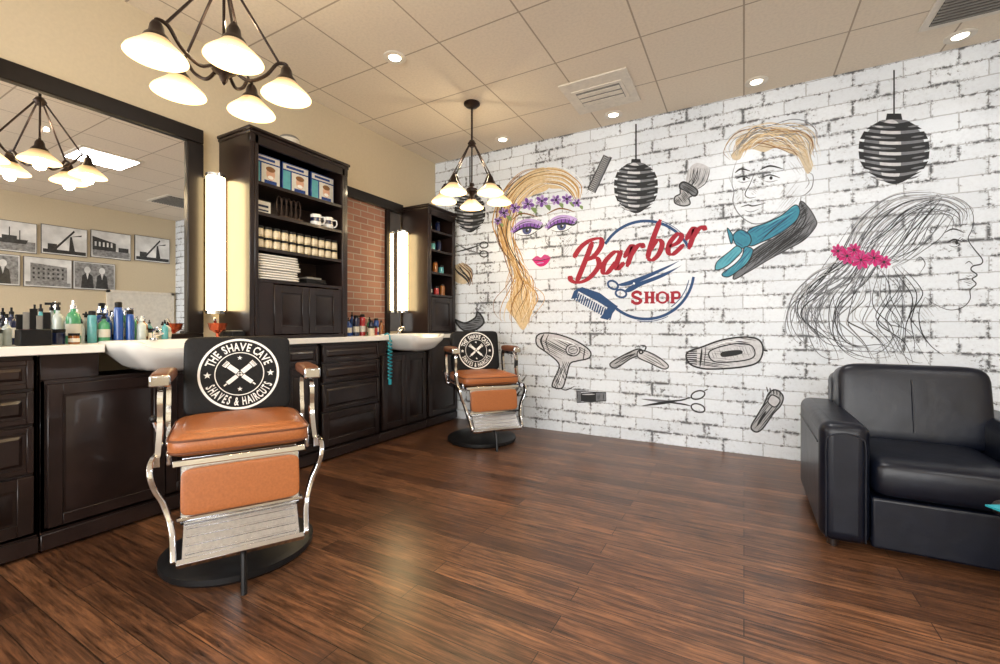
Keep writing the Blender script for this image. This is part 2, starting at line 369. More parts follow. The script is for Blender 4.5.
tower(1.61,2.37,2.20,SH,[(1.77,2.025),(2.03,2.285)],'tall espresso shelving tower with boxes, mugs, tins and towels')
tower(3.34,3.80,2.14,[1.93,1.74,1.52,1.30],[(3.40,3.74)],'narrow espresso shelving tower beside the white brick wall')
def sconce(y,z0,z1,label):
    r=root('wall_sconce',label,'lamp',(XW+.09,y,z0),group='vertical wall sconces')
    h=z1-z0
    mkobj(MB().box(-.089,-.045,-.03,.03,.02,h-.02,'bronze'),'back_plate',r,bev=(.004,1))
    mkobj(MB().lathe([(0,.02),(.052,.02),(.052,h-.02),(0,h-.02)],'sconce',n=24,sx=.85),'diffuser',r)
    mkobj(MB().cyl(.055,0,.02,'chromeb'),'end_cap',r); mkobj(MB().cyl(.055,h-.02,h,'chromeb'),'end_cap',r)
sconce(1.545,1.07,1.94,'tall warm glowing sconce on the side of the shelving tower')
sconce(3.27,1.12,1.91,'tall warm glowing sconce next to the narrow shelving tower')
# ---------------------------------------------------------------- shelf contents
for i,y in enumerate([1.762,1.98,2.20]):
    r=root('product_box','dark blue grooming kit box with printed portrait on the top shelf','box',(-2.76,y,1.901),rz=random.uniform(-.08,.08),group='blue boxes on the top shelf')
    mkobj(MB().box(-.05,.05,-.098,.098,0,.2,'b_boxblue'),'carton',r,bev=(.002,1))
    g=MB().box(.0501,.0515,-.092,.092,.155,.192,'label').box(.0501,.0515,-.092,-.04,.01,.145,'b_aqua')
    E=lambda cy,cz,ry,rz_,m,x:g.add([(x,cy+ry*math.cos(t*.393),cz+rz_*math.sin(t*.393)) for t in range(16)],[tuple(range(16))],m)
    g.box(.0501,.0513,-.03,.092,.01,.145,'label'); E(.03,.085,.030,.042,'skin',.0517); E(.03,.115,.032,.018,'p_brown',.0521); E(.03,.062,.02,.012,'porc',.0521); g.box(.0514,.0519,-.012,.072,.01,.042,'b_boxblue'); g.box(.0516,.0522,-.07,.06,.165,.182,'b_boxblue')
    mkobj(g,'printed_panel',r,fixn=False)
r=root('sign_card','small white printed card standing on a shelf','card',(-2.72,1.735,1.711))
mkobj(MB().box(-.004,.004,-.06,.06,0,.09,'label'),'card',r); mkobj(MB().box(.0041,.005,-.045,.045,.05,.065,'b_navy').box(.0041,.005,-.045,.045,.025,.035,'b_navy'),'print',r)
o=MB(); o.box(-.03,.03,-.09,.09,0,.02,'bronze')
for i in range(5):
    y=-.072+.036*i; o.tube([(0,y+.018*math.cos(a),.09+.06*math.sin(a)) for a in [2*math.pi*k/14 for k in range(14)]],.006,'bronze',6,closed=True)
for i in range(4): o.tube([(0,-.054+.036*i,.02),(0,-.054+.036*i,.14)],.005,'bronze',6)
mkobj(o,'metal_ornament',loc=(-2.72,1.93,1.711),label='dark openwork metal ornament on the second shelf',category='decoration')
def mug(loc,rz,label):
    r=root('mug',label,'mug',loc,rz,group='white mugs on the second shelf')
    mkobj(MB().lathe([(0,0),(.032,0),(.037,.01),(.038,.085),(.035,.087),(.033,.08),(.032,.012),(0,.01)],'porc'),'cup',r)
    mkobj(MB().tube(cr([(.036,0,.07),(.058,0,.068),(.062,0,.042),(.052,0,.022),(.036,0,.02)],4),.005,'porc',8),'handle',r)
    mkobj(MB().lathe([(.0386,.035),(.0392,.035),(.0392,.062),(.0386,.062)],'b_navy',n=24),'printed_band',r)
    return r
mg=mug((-2.71,2.14,1.711),.6,'white mug with dark printed band'); copytree(mg,(-2.71,2.245,1.711),.9)
t=root('product_tin','small round gold tin with cream body on the third shelf','tin',(-2.69,1.70,1.491),group='tins on the third shelf')
mkobj(MB().lathe([(0,0),(.026,0),(.026,.052),(0,.052)],'tin'),'can',t); mkobj(MB().lathe([(0,.053),(.027,.053),(.027,.068),(0,.069)],'black'),'lid',t); mkobj(MB().lathe([(.0263,.012),(.0268,.012),(.0268,.042),(.0263,.042)],'b_cream'),'label',t)
for lev in range(2):
    for i in range(11):
        if i or lev: copytree(t,(-2.69,1.70+i*.058,1.491+lev*.0695))
tw=root('folded_towel','folded white terry towel in a stack on the lower shelf','towel',(-2.77,1.83,1.291),group='folded towels on the shelf')
tm=MB(); tm.pillow((0,0,.0082),(.11,.155,.0082),'towel',.25,ez=.5); tm.pillow((0,0,.0248),(.11,.155,.0082),'towel',.25,ez=.5); mkobj(tm,'fold',tw)
for i in range(1,5): copytree(tw,(-2.77+random.uniform(-.008,.008),1.83+random.uniform(-.01,.01),1.291+i*.0332),random.uniform(-.05,.05))
c=MB().box(-.08,.08,-.08,.08,0,.035,'black').box(-.06,.06,-.06,.06,.035,.05,'grey'); c.tube(cr([(.08,.0,.02),(.1,.04,.012),(.08,.09,.01)],4),.004,'black')
mkobj(c,'hair_clipper_case',loc=(-2.76,2.12,1.291),bev=(.008,2),label='black clipper case lying on the towel shelf',category='case')
r=root('speaker','small grey speaker standing on top of the shelving tower','speaker',(-2.80,1.99,2.221))
mkobj(MB().lathe([(0,0),(.06,0),(.065,.01),(.065,.09),(.055,.1),(0,.1)],'grey'),'body',r); mkobj(MB().lathe([(.066,.02),(.0675,.02),(.0675,.08),(.066,.08)],'trimw'),'grille',r)
# ---------------------------------------------------------------- bottles
def bottle(kind,col,h,rr,loc,label,grp,cap='black',lab=True):
    r=root({'tall':'bottle','pump':'pump_bottle','spray':'spray_can','jar':'jar'}[kind],label,'bottle' if kind!='jar' else 'jar',loc,random.uniform(0,6),group=grp)
    if kind=='jar':
        mkobj(MB().lathe([(0,0),(rr,0),(rr*1.03,.006),(rr*1.03,h*.75),(rr*.95,h*.78),(0,h*.78)],col),'body',r)
        mkobj(MB().lathe([(0,h*.785),(rr*1.02,h*.785),(rr*1.02,h),(0,h)],cap),'lid',r)
    elif kind=='spray':
        mkobj(MB().lathe([(0,0),(rr,0),(rr,h*.8),(rr*.85,h*.86),(0,h*.86)],col),'body',r)
        mkobj(MB().lathe([(0,h*.862),(rr*.8,h*.862),(rr*.78,h*.98),(rr*.5,h),(0,h)],cap),'cap',r)
    else:
        mkobj(MB().lathe([(0,0),(rr*.95,0),(rr,.006),(rr,h*.60),(rr*.8,h*.68),(rr*.35,h*.74),(rr*.35,h*.80),(0,h*.80)],col),'body',r)
        k=MB().lathe([(0,h*.802),(rr*.42,h*.802),(rr*.42,h*.88),(rr*.2,h*.89),(rr*.2,h*(.94 if kind=='pump' else .99)),(0,h*(.94 if kind=='pump' else .99))],cap)
        if kind=='pump': k.box(-rr*.35,rr*1.1,-rr*.25,rr*.25,h*.94,h,cap)
        mkobj(k,'cap',r)
    f=.62 if kind!='jar' else .7
    if lab: mkobj(MB().lathe([(rr*1.035,h*.18),(rr*1.05,h*.18),(rr*1.05,h*(f-.17)),(rr*1.035,h*(f-.17))],'label' if col!='b_cream' else 'b_navy'),'label',r)
LB={'green':'green','blue':'blue','navy':'navy','amber':'amber','clear':'clear glass','aqua':'aqua','red':'red','cream':'cream'}
def bl(kind,c,h,rr,x,y,cap='black',g='grooming bottles on the counter',lab=True):
    nm={'tall':'bottle','pump':'pump bottle','spray':'spray can','jar':'jar'}[kind]
    bottle(kind,'b_'+c,h,rr,(x,y,.911),f'{LB[c]} {nm}, {cap if cap in("black","white") else "metal"} cap'+(', paper label' if lab else '')+', on the counter',g,cap,lab)
lst=[('tall','amber',.15,.02,-2.90,.44),('spray','navy',.17,.018,-2.91,.50),('pump','clear',.16,.022,-2.90,.56),('spray','navy',.19,.019,-2.91,.615),('tall','navy',.17,.02,-2.90,.67),('spray','red',.14,.017,-2.91,.72),('tall','aqua',.19,.02,-2.92,.77),
('jar','navy',.07,.028,-2.79,.79),('tall','green',.21,.027,-2.85,.865),('pump','clear',.20,.022,-2.92,.83),('tall','clear',.17,.024,-2.92,.90),('spray','aqua',.16,.018,-2.85,.935),('pump','green',.15,.024,-2.86,.985),('tall','clear',.16,.02,-2.92,.96),
('tall','blue',.19,.024,-2.92,1.015),('spray','blue',.21,.020,-2.86,1.045),('tall','clear',.16,.022,-2.92,1.07),('spray','blue',.17,.019,-2.86,1.095),('pump','green',.18,.021,-2.92,1.125),('tall','clear',.14,.021,-2.86,1.145),('tall','amber',.14,.018,-2.92,1.18),('jar','cream',.06,.023,-2.86,1.20),('jar','clear',.07,.023,-2.92,1.24),('tall','aqua',.12,.016,-2.87,1.26),('tall','clear',.11,.018,-2.93,1.30),('jar','clear',.07,.028,-2.77,.585),
('tall','clear',.12,.016,-2.79,.63),('pump','aqua',.11,.018,-2.78,.735),('jar','amber',.05,.02,-2.76,.84),('tall','clear',.12,.015,-2.87,.90)]
for i,(k,c,h_,rr,x,y) in enumerate(lst): bl(k,c,h_,rr,x,y,'white' if i in(10,19,27) else ('chrome' if i in (8,14,20,18,26,16) else 'black'),lab=i%4==0)
lst=[('tall','blue',.15,.026,-2.80,2.52),('tall','blue',.19,.026,-2.88,2.57),('spray','navy',.17,.024,-2.80,2.60),('tall','blue',.20,.024,-2.89,2.64),('spray','red',.18,.024,-2.80,2.67),('jar','cream',.08,.026,-2.74,2.71),('pump','aqua',.17,.026,-2.88,2.72),('spray','navy',.13,.022,-2.79,2.76),('tall','green',.16,.024,-2.86,2.81),('jar','red',.08,.024,-2.86,2.87),('spray','blue',.15,.022,-2.90,2.93),('tall','amber',.14,.022,-2.90,2.99)]
for i,(k,c,h_,rr,x,y) in enumerate(lst): bl(k,c,h_,rr,x,y,g='grooming bottles between the towers',lab=i%2==0)
for i,(y,z) in enumerate([(3.44,1.741),(3.52,1.741),(3.62,1.741),(3.45,1.521),(3.56,1.521),(3.66,1.521),(3.47,1.301),(3.58,1.301),(3.68,1.301),(3.46,1.931),(3.6,1.931)]):
    bottle('jar' if i%2 else 'spray',['b_amber','b_aqua','b_navy','b_red'][i%4],.09 if i%2 else .12,.026,(-2.72,y,z),'small grooming product on a narrow tower shelf','products on the narrow tower',lab=i%3==0)
r=root('copper_bowl','orange copper shaving bowl on the counter','bowl',(-2.72,.50,.911))
mkobj(MB().lathe([(0,0),(.03,0),(.035,.01),(.055,.05),(.058,.08),(.054,.08),(.05,.05),(.03,.015),(0,.012)],'copper'),'bowl',r)
mkobj(MB().tube([(0,0,.015),(.02,.04,.12)],[.012,.008],'black').ball(.018,'b_cream',(.022,.045,.13)),'brush',r)
r=root('copper_bowl','red lather bowl with stand next to the basin','bowl',(-2.71,1.46,.911))
mkobj(MB().lathe([(0,0),(.03,0),(.01,.015),(.01,.04),(.04,.06),(.05,.1),(.046,.1),(.036,.065),(0,.05)],'copper'),'bowl',r)
mkobj(MB().tube([(0,0,.055),(.02,-.03,.13)],.007,'chrome'),'spoon',r)
mkobj(MB().box(-.05,.05,-.04,.04,0,.05,'black').box(-.04,.04,-.03,.03,.05,.056,'grey'),'tool_dock',loc=(-2.71,1.556,.911),bev=(.006,2),label='black charging dock on the counter next to the tower',category='dock')
r=root('comb_holder','black holder full of combs and brushes on the counter','holder',(-2.70,.69,.911))
mkobj(MB().box(-.035,.035,-.05,.05,0,.07,'black'),'box',r,bev=(.004,1))
for k in range(5): mkobj(MB().box(-.003,.003,-.012,.012,.0705,.13+.015*(k%3),'grey' if k%2 else 'black',Tr(-.02+.01*k,-.036+.018*k,0)),'comb',r)
# ---------------------------------------------------------------- barber chair
def chair(loc,rz,label):
    r=root('barber_chair',label,'barber chair',loc,rz,group='vintage barber chairs')
    mkobj(MB().lathe([(0,0),(.285,0),(.295,.012),(.295,.034),(.272,.048),(.15,.062),(.085,.085),(0,.09)],'iron',n=56),'base',r)
    mkobj(MB().lathe([(0,.09),(.07,.09),(.07,.13),(.048,.15),(.048,.38),(.07,.41),(.09,.46),(0,.465)],'chrome'),'column',r)
    mkobj(MB().box(-.20,.22,-.20,.20,.466,.498,'chromeb').box(-.2,.24,-.245,-.228,.478,.533,'chrome').box(-.2,.24,.228,.245,.478,.533,'chrome'),'seat_frame',r,bev=(.006,2))
    mkobj(MB().pillow((.03,0,.548),(.255,.245,.050),'tan',.2,ez=.5).pillow((.03,0,.589),(.215,.205,.016),'tan',.3,ez=.8),'seat',r)
    e=MB()
    for zz in(.571,.526): e.tube([(.03+.252*math.copysign(abs(math.cos(a))**.2,math.cos(a)),.243*math.copysign(abs(math.sin(a))**.2,math.sin(a)),zz) for a in[2*math.pi*k/64 for k in range(64)]],.0045,'seam',6,closed=True)
    mkobj(e,'piping',r)
    T=Tr(.285,0,.492)@Matrix.Rotation(math.radians(-8),4,'Y')
    mkobj(MB().box(-.014,-.002,-.198,.198,-.198,-.004,'chromeb',T),'leg_panel_frame',r,bev=(.003,1))
    mkobj(MB().pillow((.008,0,-.102),(.02,.196,.083),'tan',.1,T=T,ez=.22),'leg_panel',r)
    mkobj(MB().box(-.014,.014,-.222,.222,-.010,.012,'chrome',T),'chrome_rail',r,bev=(.003,1)); mkobj(MB().box(-.014,.014,-.208,.208,-.202,-.188,'chrome',T),'chrome_rail',r,bev=(.003,1))
    T=Tr(.350,0,.232)@Matrix.Rotation(math.radians(48),4,'Y')
    f=MB().box(-.065,.065,-.188,.188,-.008,.0,'chromeb',T)
    for i in range(4): f.box(-.048+i*.030,-.040+i*.030,-.178,.178,.0,.0025,'chromeb',T)
    mkobj(f,'footrest',r,bev=(.002,1))
    mkobj(MB().box(-.073,-.064,-.198,.198,-.014,.008,'chrome',T).box(.063,.083,-.203,.203,-.022,.012,'chrome',T),'footrest_rim',r,bev=(.002,1))
    mkobj(MB().tube([(.06,0,.13),(.18,0,.145),(.28,0,.19),(.335,0,.225)],.016,'chrome').tube([(.33,0,.21),(.365,0,.1),(.38,0,.0)],.011,'iron'),'footrest_bracket',r)
    for sgn in(-1,1):
        y=.272*sgn
        a=MB().strap(cr([(-.19,y,.49),(-.17,y,.57),(-.19,y,.66),(-.19,y,.74),(-.14,y,.762),(.05,y,.76),(.10,y,.75),(.125,y,.71),(.125,y,.63),(.155,y,.56),(.20,y,.50)],6),.040,.018,'chrome')
        a.strap([(-.2,y,.497),(.24,y,.497)],.036,.018,'chrome')
        mkobj(a,'arm_frame',r,bev=(.004,2))
        mkobj(MB().pillow((-.015,y,.792),(.150,.036,.026),'seam',.3,ez=.6),'armrest',r,label='dark brown padded armrest')
        mkobj(MB().box(.136,.156,y-.034,y+.034,.762,.806,'chrome'),'armrest_cap',r,bev=(.006,2))
        mkobj(MB().strap(cr([(.14,.276*sgn,.497),(.25,.284*sgn,.497),(.298,.284*sgn,.475),(.300,.270*sgn,.42),(.300,.248*sgn,.37),(.310,.230*sgn,.31),(.335,.218*sgn,.26),(.375,.212*sgn,.21),(.395,.210*sgn,.18)],6),.042,.018,'chrome'),'footrest_arm',r,bev=(.004,2))
    T=Tr(-.185,0,.55)@Matrix.Rotation(math.radians(-9),4,'Y')
    mkobj(MB().box(-.02,-.005,-.20,.20,-.06,.36,'chromeb',T),'back_plate',r,bev=(.01,2))
    mkobj(MB().pillow((.018,0,.195),(.034,.206,.180),'tan',.2,T=T,ez=.3),'backrest',r)
    mkobj(MB().pillow((.018,0,.212),(.043,.220,.180),'black',.14,T=T,ez=.18),'chair_cover',r)
    g=MB(); cy,cz,X=0,.212,.0622
    def ring(r0,r1):
        n=56; v=[];
        for i in range(n): 
            a=2*math.pi*i/n; v+= [(X,cy+r0*math.cos(a),cz+r0*math.sin(a)),(X,cy+r1*math.cos(a),cz+r1*math.sin(a))]
        g.add(v,[(2*i,2*i+1,(2*i+3)%(2*n),(2*i+2)%(2*n)) for i in range(n)],'print',T)
    ring(.157,.167); ring(.098,.102)
    def word(s,a0,a1,rad,flip,kx):
        ws=[.5 if c==' ' else (.45 if c=='I' else (1.05 if c in 'HUAV&' else .92)) for c in s]; tot=sum(ws)-ws[0]/2-ws[-1]/2; pos=0
        for i,ch in enumerate(s):
            a=a0+(a1-a0)*pos/tot
            if i<len(s)-1: pos+=(ws[i]+ws[i+1])/2
            if ch==' ': continue
            v,fc=text2d(ch,.052,.0013); vv=[]
            for (px,py) in v:
                if not flip: rr=rad+py; tt=a-px*kx/rad
                else: rr=rad-py; tt=a+px*kx/rad
                vv.append((X+.0004,cy+rr*math.cos(tt),cz+rr*math.sin(tt)))
            g.add(vv,fc,'print',T)
    R_=math.radians
    word('THE SHAVE CAVE',R_(157),R_(23),.1105,False,.60)
    word('SHAVES & HAIRCUTS',R_(205),R_(335),.147,True,.56)
    def star(y,z,q):
        v=[(X+.0002,y+q*(1 if k%2==0 else .42)*math.sin(math.pi*k/5),z+q*(1 if k%2==0 else .42)*math.cos(math.pi*k/5)) for k in range(10)]; g.add(v,[tuple(range(10))],'print',T)
    star(-.129,cz-.002,.016); star(.129,cz-.002,.016)
    for s_ in(-1,1):
        A=Tr(0,0,cz)@Matrix.Rotation(s_*R_(50),4,'X'); B=lambda y0,y1,z0,z1:g.add([(X,y0,z0),(X,y1,z0),(X,y1,z1),(X,y0,z1)],[(0,1,2,3)],'print',T@A)
        B(-.011,.011,.012,.060); B(-.014,.014,.063,.069)
        for q in range(5): B(-.014+q*.0062,-.0105+q*.0062,.069,.082)
        B(-.005,.005,-.012,.009); B(-.009,.009,-.066,-.015); B(-.003,.003,-.084,-.069)
    star(0,cz+.075,.011); star(0,cz-.072,.011)
    mkobj(g,'emblem',r,fixn=False)
    mkobj(MB().tube([(-.08,-.20,.48),(-.08,-.29,.50),(-.07,-.315,.60)],.008,'chrome').ball(.016,'iron',(-.07,-.315,.605)),'hand_lever',r)
    return r
c1=chair((-1.955,1.152,0),math.radians(-29),'vintage barber chair with tan leather seat beside the near basin')
c2=copytree(c1,(-2.0,3.28,0),math.radians(-40),label='vintage barber chair with tan leather seat near the brick wall')
# ---------------------------------------------------------------- armchair
r=root('armchair','black leather club armchair with broad arms against the brick wall','armchair',(.735,2.86,0))
def rb(x0,x1,y0,y1,z0,z1,nm,b=.04): mkobj(MB().box(x0,x1,y0,y1,z0,z1,'leather'),nm,r,bev=(b,5))
for sx in(-1,1):
    a,b=sorted((sx*.25,sx*.435)); 
    mkobj(MB().box(a,b,-.42,.40,.028,.565,'leather'),'arm',r,bev=(.05,6))
    mkobj(MB().tube(cr([((a+b)/2+sx2*.07,-.421,z) for sx2,z in((-1,.05),(-1,.3),(-1,.47),(-.75,.505),(0,.52),(.75,.505),(1,.47),(1,.3),(1,.05))],4),.0035,'leather',6),'seam',r)
    mkobj(MB().tube([(sx*.437,-.36,.46),(sx*.437,.36,.46)],.003,'leather',6),'seam',r)
rb(-.249,.249,-.40,.36,.03,.25,'base',.012)
rb(-.30,.30,.22,.40,.05,.73,'back_frame',.05)
mkobj(MB().pillow((0,-.13,.335),(.249,.288,.092),'leather',.18,ez=.42),'seat_cushion',r)
T=Tr(0,.155,.55)@Matrix.Rotation(math.radians(-9),4,'X')
mkobj(MB().pillow((0,0,.035),(.295,.112,.205),'leather',.18,T=T,ez=.28),'back_cushion',r)
mkobj(MB().tube([(0,-.114,-.1),(0,-.116,.06),(0,-.112,.16)],.004,'leather',6,T=T),'seam',r)
for x in(-.38,.38):
    for y in(-.36,.34): mkobj(MB().cyl(.022,0,.028,'wood',(x,y,0),n=12),'leg',r)
r=root('side_table','small round dark side table beside the armchair','table',(.92,2.19,0))
mkobj(MB().cyl(.15,.34,.36,'wood',n=32),'top',r,bev=(.004,2)); mkobj(MB().cyl(.015,.02,.34,'iron'),'post',r); mkobj(MB().lathe([(0,0),(.1,0),(.1,.012),(.02,.025),(0,.025)],'iron'),'foot',r)
r=root('magazine','teal and orange magazine lying on the side table','magazine',(.89,2.17,.361),.5)
mkobj(MB().box(-.12,.1,-.085,.085,0,.006,'teal'),'cover',r); mkobj(MB().box(-.115,-.02,-.07,.01,.0061,.0075,'orange').box(-.01,.09,-.05,.07,.0061,.0075,'p_leaf'),'printed_picture',r)
# ---------------------------------------------------------------- chandeliers
def chandelier(loc,label):
    r=root('chandelier',label,'chandelier',loc,math.radians(123),group='five-arm chandeliers')
    mkobj(MB().lathe([(0,0),(.065,0),(.065,-.012),(.045,-.03),(.012,-.04),(0,-.04)],'bronze'),'canopy',r)
    mkobj(MB().tube([(0,0,-.035),(0,0,-.31)],.008,'bronze').lathe([(0,-.29),(.02,-.3),(.034,-.325),(.02,-.35),(0,-.355)],'bronze'),'stem',r)
    mkobj(MB().tube([(0,0,-.35),(0,0,-.66)],.006,'bronze').lathe([(0,-.63),(.018,-.645),(.02,-.67),(.045,-.69),(.045,-.715),(.02,-.735),(.012,-.76),(0,-.775)],'bronze'),'hub',r)
    for k in range(5):
        A=Rz(2*math.pi*k/5)
        mkobj(MB().tube(cr([(.03,0,-.70),(.09,0,-.735),(.155,0,-.70),(.2,0,-.64),(.235,0,-.635),(.237,0,-.655)],6),.0075,'bronze',8,T=A).tube([(.02,0,-.325),(.212,0,-.64)],.0055,'bronze',8,T=A),'arm',r)
        mkobj(MB().lathe([(0,-.645),(.014,-.645),(.022,-.66),(.026,-.685),(.038,-.698),(.044,-.711),(0,-.711)],'bronze',(.237,0,0),16,T=A),'socket',r)
        mkobj(MB().lathe([(.032,-.702),(.043,-.712),(.056,-.728),(.078,-.749),(.097,-.768),(.101,-.778),(.096,-.773),(.074,-.753),(.052,-.732),(.039,-.716),(.028,-.706)],'shade',(.237,0,0),28,T=A),'lamp_shade',r)
        mkobj(MB().ball(.026,'bulb',(.237,0,-.748),T=A,sz=1.05),'bulb',r)
        l=bpy.data.lights.new('bulb_light','POINT'); l.energy=2.2; l.color=(1,.78,.48); l.shadow_soft_size=.03
        o=bpy.data.objects.new('bulb_light',l); COL.objects.link(o); o.parent=r; o.location=(.237*math.cos(2*math.pi*k/5),.237*math.sin(2*math.pi*k/5),-.80)
    l=bpy.data.lights.new('shade_glow','POINT'); l.energy=3.5; l.color=(1,.80,.52); l.shadow_soft_size=.012
    o=bpy.data.objects.new('shade_glow',l); COL.objects.link(o); o.parent=r; o.location=(.03,0,-.5)
    return r
ch=chandelier((-1.91,1.054,H),'dark bronze chandelier with frosted bell shades above the near chair')
copytree(ch,(-1.91,2.98,H),label='dark bronze chandelier with frosted bell shades above the far chair')
# ---------------------------------------------------------------- ceiling fixtures
dl=root('recessed_downlight','round recessed downlight with white trim in the tile ceiling','ceiling light',(-2.02,3.70,H),group='recessed downlights')
mkobj(MB().lathe([(.045,0),(.075,0),(.075,-.006),(.06,-.012),(.045,-.008)],'trimw',n=32),'trim_ring',dl)
mkobj(MB().lathe([(0,-.003),(.040,-.003),(.040,-.006),(0,-.006)],'lens',n=24),'lens',dl)
for x,y in((-.965,3.72),(.08,3.72),(1.164,3.74),(-2.03,2.22)): copytree(dl,(x,y,H))
for x in(-2.0,-.965,.08,1.164,2.1):
    l=bpy.data.lights.new('downlight_spot','SPOT'); l.energy=5.5; l.color=(1,.97,.92); l.spot_size=math.radians(110); l.spot_blend=.6; l.shadow_soft_size=.04
    o=bpy.data.objects.new('downlight_spot',l); COL.objects.link(o); o.location=(x,3.5,H-.03)
v=root('air_diffuser','square pale ceiling air diffuser with a narrow dark slot','vent',(-.96,3.32,H))
mkobj(MB().box(-.25,.25,-.25,.25,-.012,0,'trimw'),'plate',v,bev=(.003,1)); mkobj(MB().box(-.19,.19,-.13,.15,-.018,-.012,'trimw').box(-.165,.165,-.10,.12,-.0185,-.018,'grey'),'inset',v,bev=(.002,1))
mm=MB()
for i in range(3): mm.box(-.16,.16,-.075+i*.07,-.03+i*.07,-.023,-.0186,'trimw')
mkobj(mm,'louver',v)
v=root('return_air_grille','rectangular slotted return air grille in the ceiling','vent',(1.22,3.30,H))
mkobj(MB().box(-.3,.3,-.26,.26,-.01,0,'trimw'),'frame',v)
mm=MB().box(-.26,.26,-.22,.22,-.012,-.01,'dark')
for i in range(14): mm.box(-.26,.26,-.215+i*.031,-.203+i*.031,-.02,-.012,'grey')
mkobj(mm,'louver',v)
def lpanel(x,y,e,hx=.3,hy=.58):
    r=root('ceiling_light_panel','flat white luminous panel set in the ceiling grid','ceiling light',(x,y,H),group='luminous ceiling panels')
    mkobj(MB().box(-hx,hx,-hy,hy,-.01,0,'trimw'),'frame',r); mkobj(MB().box(-hx+.03,hx-.03,-hy+.03,hy-.03,-.014,-.0101,'panel'),'diffuser',r)
    l=bpy.data.lights.new('panel_light','AREA'); l.shape='RECTANGLE'; l.size=hx*1.8; l.size_y=hy*1.8; l.energy=e; l.color=(1,.98,.95)
    o=bpy.data.objects.new('panel_light',l); COL.objects.link(o); o.parent=r; o.location=(0,0,-.02)
lpanel(.06,2.05,21,.26,.26); lpanel(.06,-1.9,23); lpanel(1.7,.2,21)  # first panel is real; the unseen others are added to light the room
l=bpy.data.lights.new('added_fill_light','AREA'); l.shape='RECTANGLE'; l.size=4.4; l.size_y=1.9; l.energy=132; l.color=(.96,.98,1)
o=bpy.data.objects.new('added_fill_light',l); COL.objects.link(o); o.location=(-.1,YB+.35,1.4); o.rotation_euler=(math.radians(107),0,0)  # added area light, tilted up to brighten the brick wall and ceiling
# framed photographs (seen in the mirror)
fr=[(1.96,2.18,'ship'),(2.49,2.20,'crane'),(3.02,2.22,'street'),(3.56,2.24,'crane'),(1.80,1.73,'people'),(2.32,1.73,'block'),(2.82,1.73,'people')]
for y,z,kd in fr:
    r=root('framed_photograph',{'ship':'black and white harbour photograph in a thin dark frame','crane':'black and white dock crane photograph in dark frame','street':'black and white street photograph in a thin dark frame','people':'black and white photograph of two suited people, dark frame','block':'black and white photograph of a large building, dark frame'}[kd],'picture',(XR,y,z),group='framed photographs')
    w_,h_=(.245,.205)
    mkobj(MB().box(-.02,-.001,-w_,w_,-h_,h_,'pframe'),'frame',r)
    g=MB().box(-.023,-.0201,-w_+.007,w_-.007,-h_+.007,h_-.007,'photo')
    q=[0]
    def pg(pts,m='photod'): q[0]+=1; g.add([(-.0232-.0001*q[0],a*1.06,b*1.12) for a,b in pts],[tuple(range(len(pts)))],m)
    R4=lambda a,b,c,d_:[(a,c),(b,c),(b,d_),(a,d_)]
    if kd=='ship':
        pg(R4(-.215,.215,-.165,-.05),'photom'); pg([(-.18,-.03),(.15,-.03),(.13,-.08),(-.15,-.08)]); pg(R4(-.08,.05,-.03,.01)); pg(R4(-.02,-.01,0,.11)); pg(R4(.07,.08,-.03,.08))
    elif kd=='crane':
        pg(R4(-.215,.215,-.165,-.12)); pg([(-.12,-.12),(-.09,-.12),(.1,.13),(.09,.15)]); pg([(.04,-.12),(.10,-.12),(.07,.06),(.05,.06)]); pg([(.05,.06),(.17,.10),(.17,.08)]); pg(R4(-.17,-.08,-.12,-.05))
    elif kd=='street':
        pg(R4(-.215,.215,-.165,-.08),'photom'); pg([(-.215,-.08),(.05,-.08),(.05,.03),(-.215,.10)]); 
        for k in range(5): pg(R4(-.19+.045*k,-.17+.045*k,-.03,.03),'photo')
        pg(R4(.08,.2,-.08,-.02))
    elif kd=='block':
        pg(R4(-.215,.215,-.165,-.12),'photom'); pg([(-.17,-.12),(.18,-.12),(.18,.08),(-.17,.11)],'photom')
        for k in range(7):
            for j in range(3): pg(R4(-.15+.046*k,-.13+.046*k,-.08+.055*j,-.055+.055*j),'photod')
    else:
        pg(R4(-.215,.215,-.165,.165),'photom')
        for sx in(-.08,.08):
            pg([(sx-.07,-.165),(sx+.07,-.165),(sx+.055,.0),(sx+.02,.03),(sx-.02,.03),(sx-.055,.0)]); pg([(sx+.035*math.cos(t*.524),.075+.045*math.sin(t*.524)) for t in range(12)],'photo'); pg([(sx-.015,.03),(sx+.015,.03),(sx,-.05)],'photo')
    mkobj(g,'print',r,fixn=False)
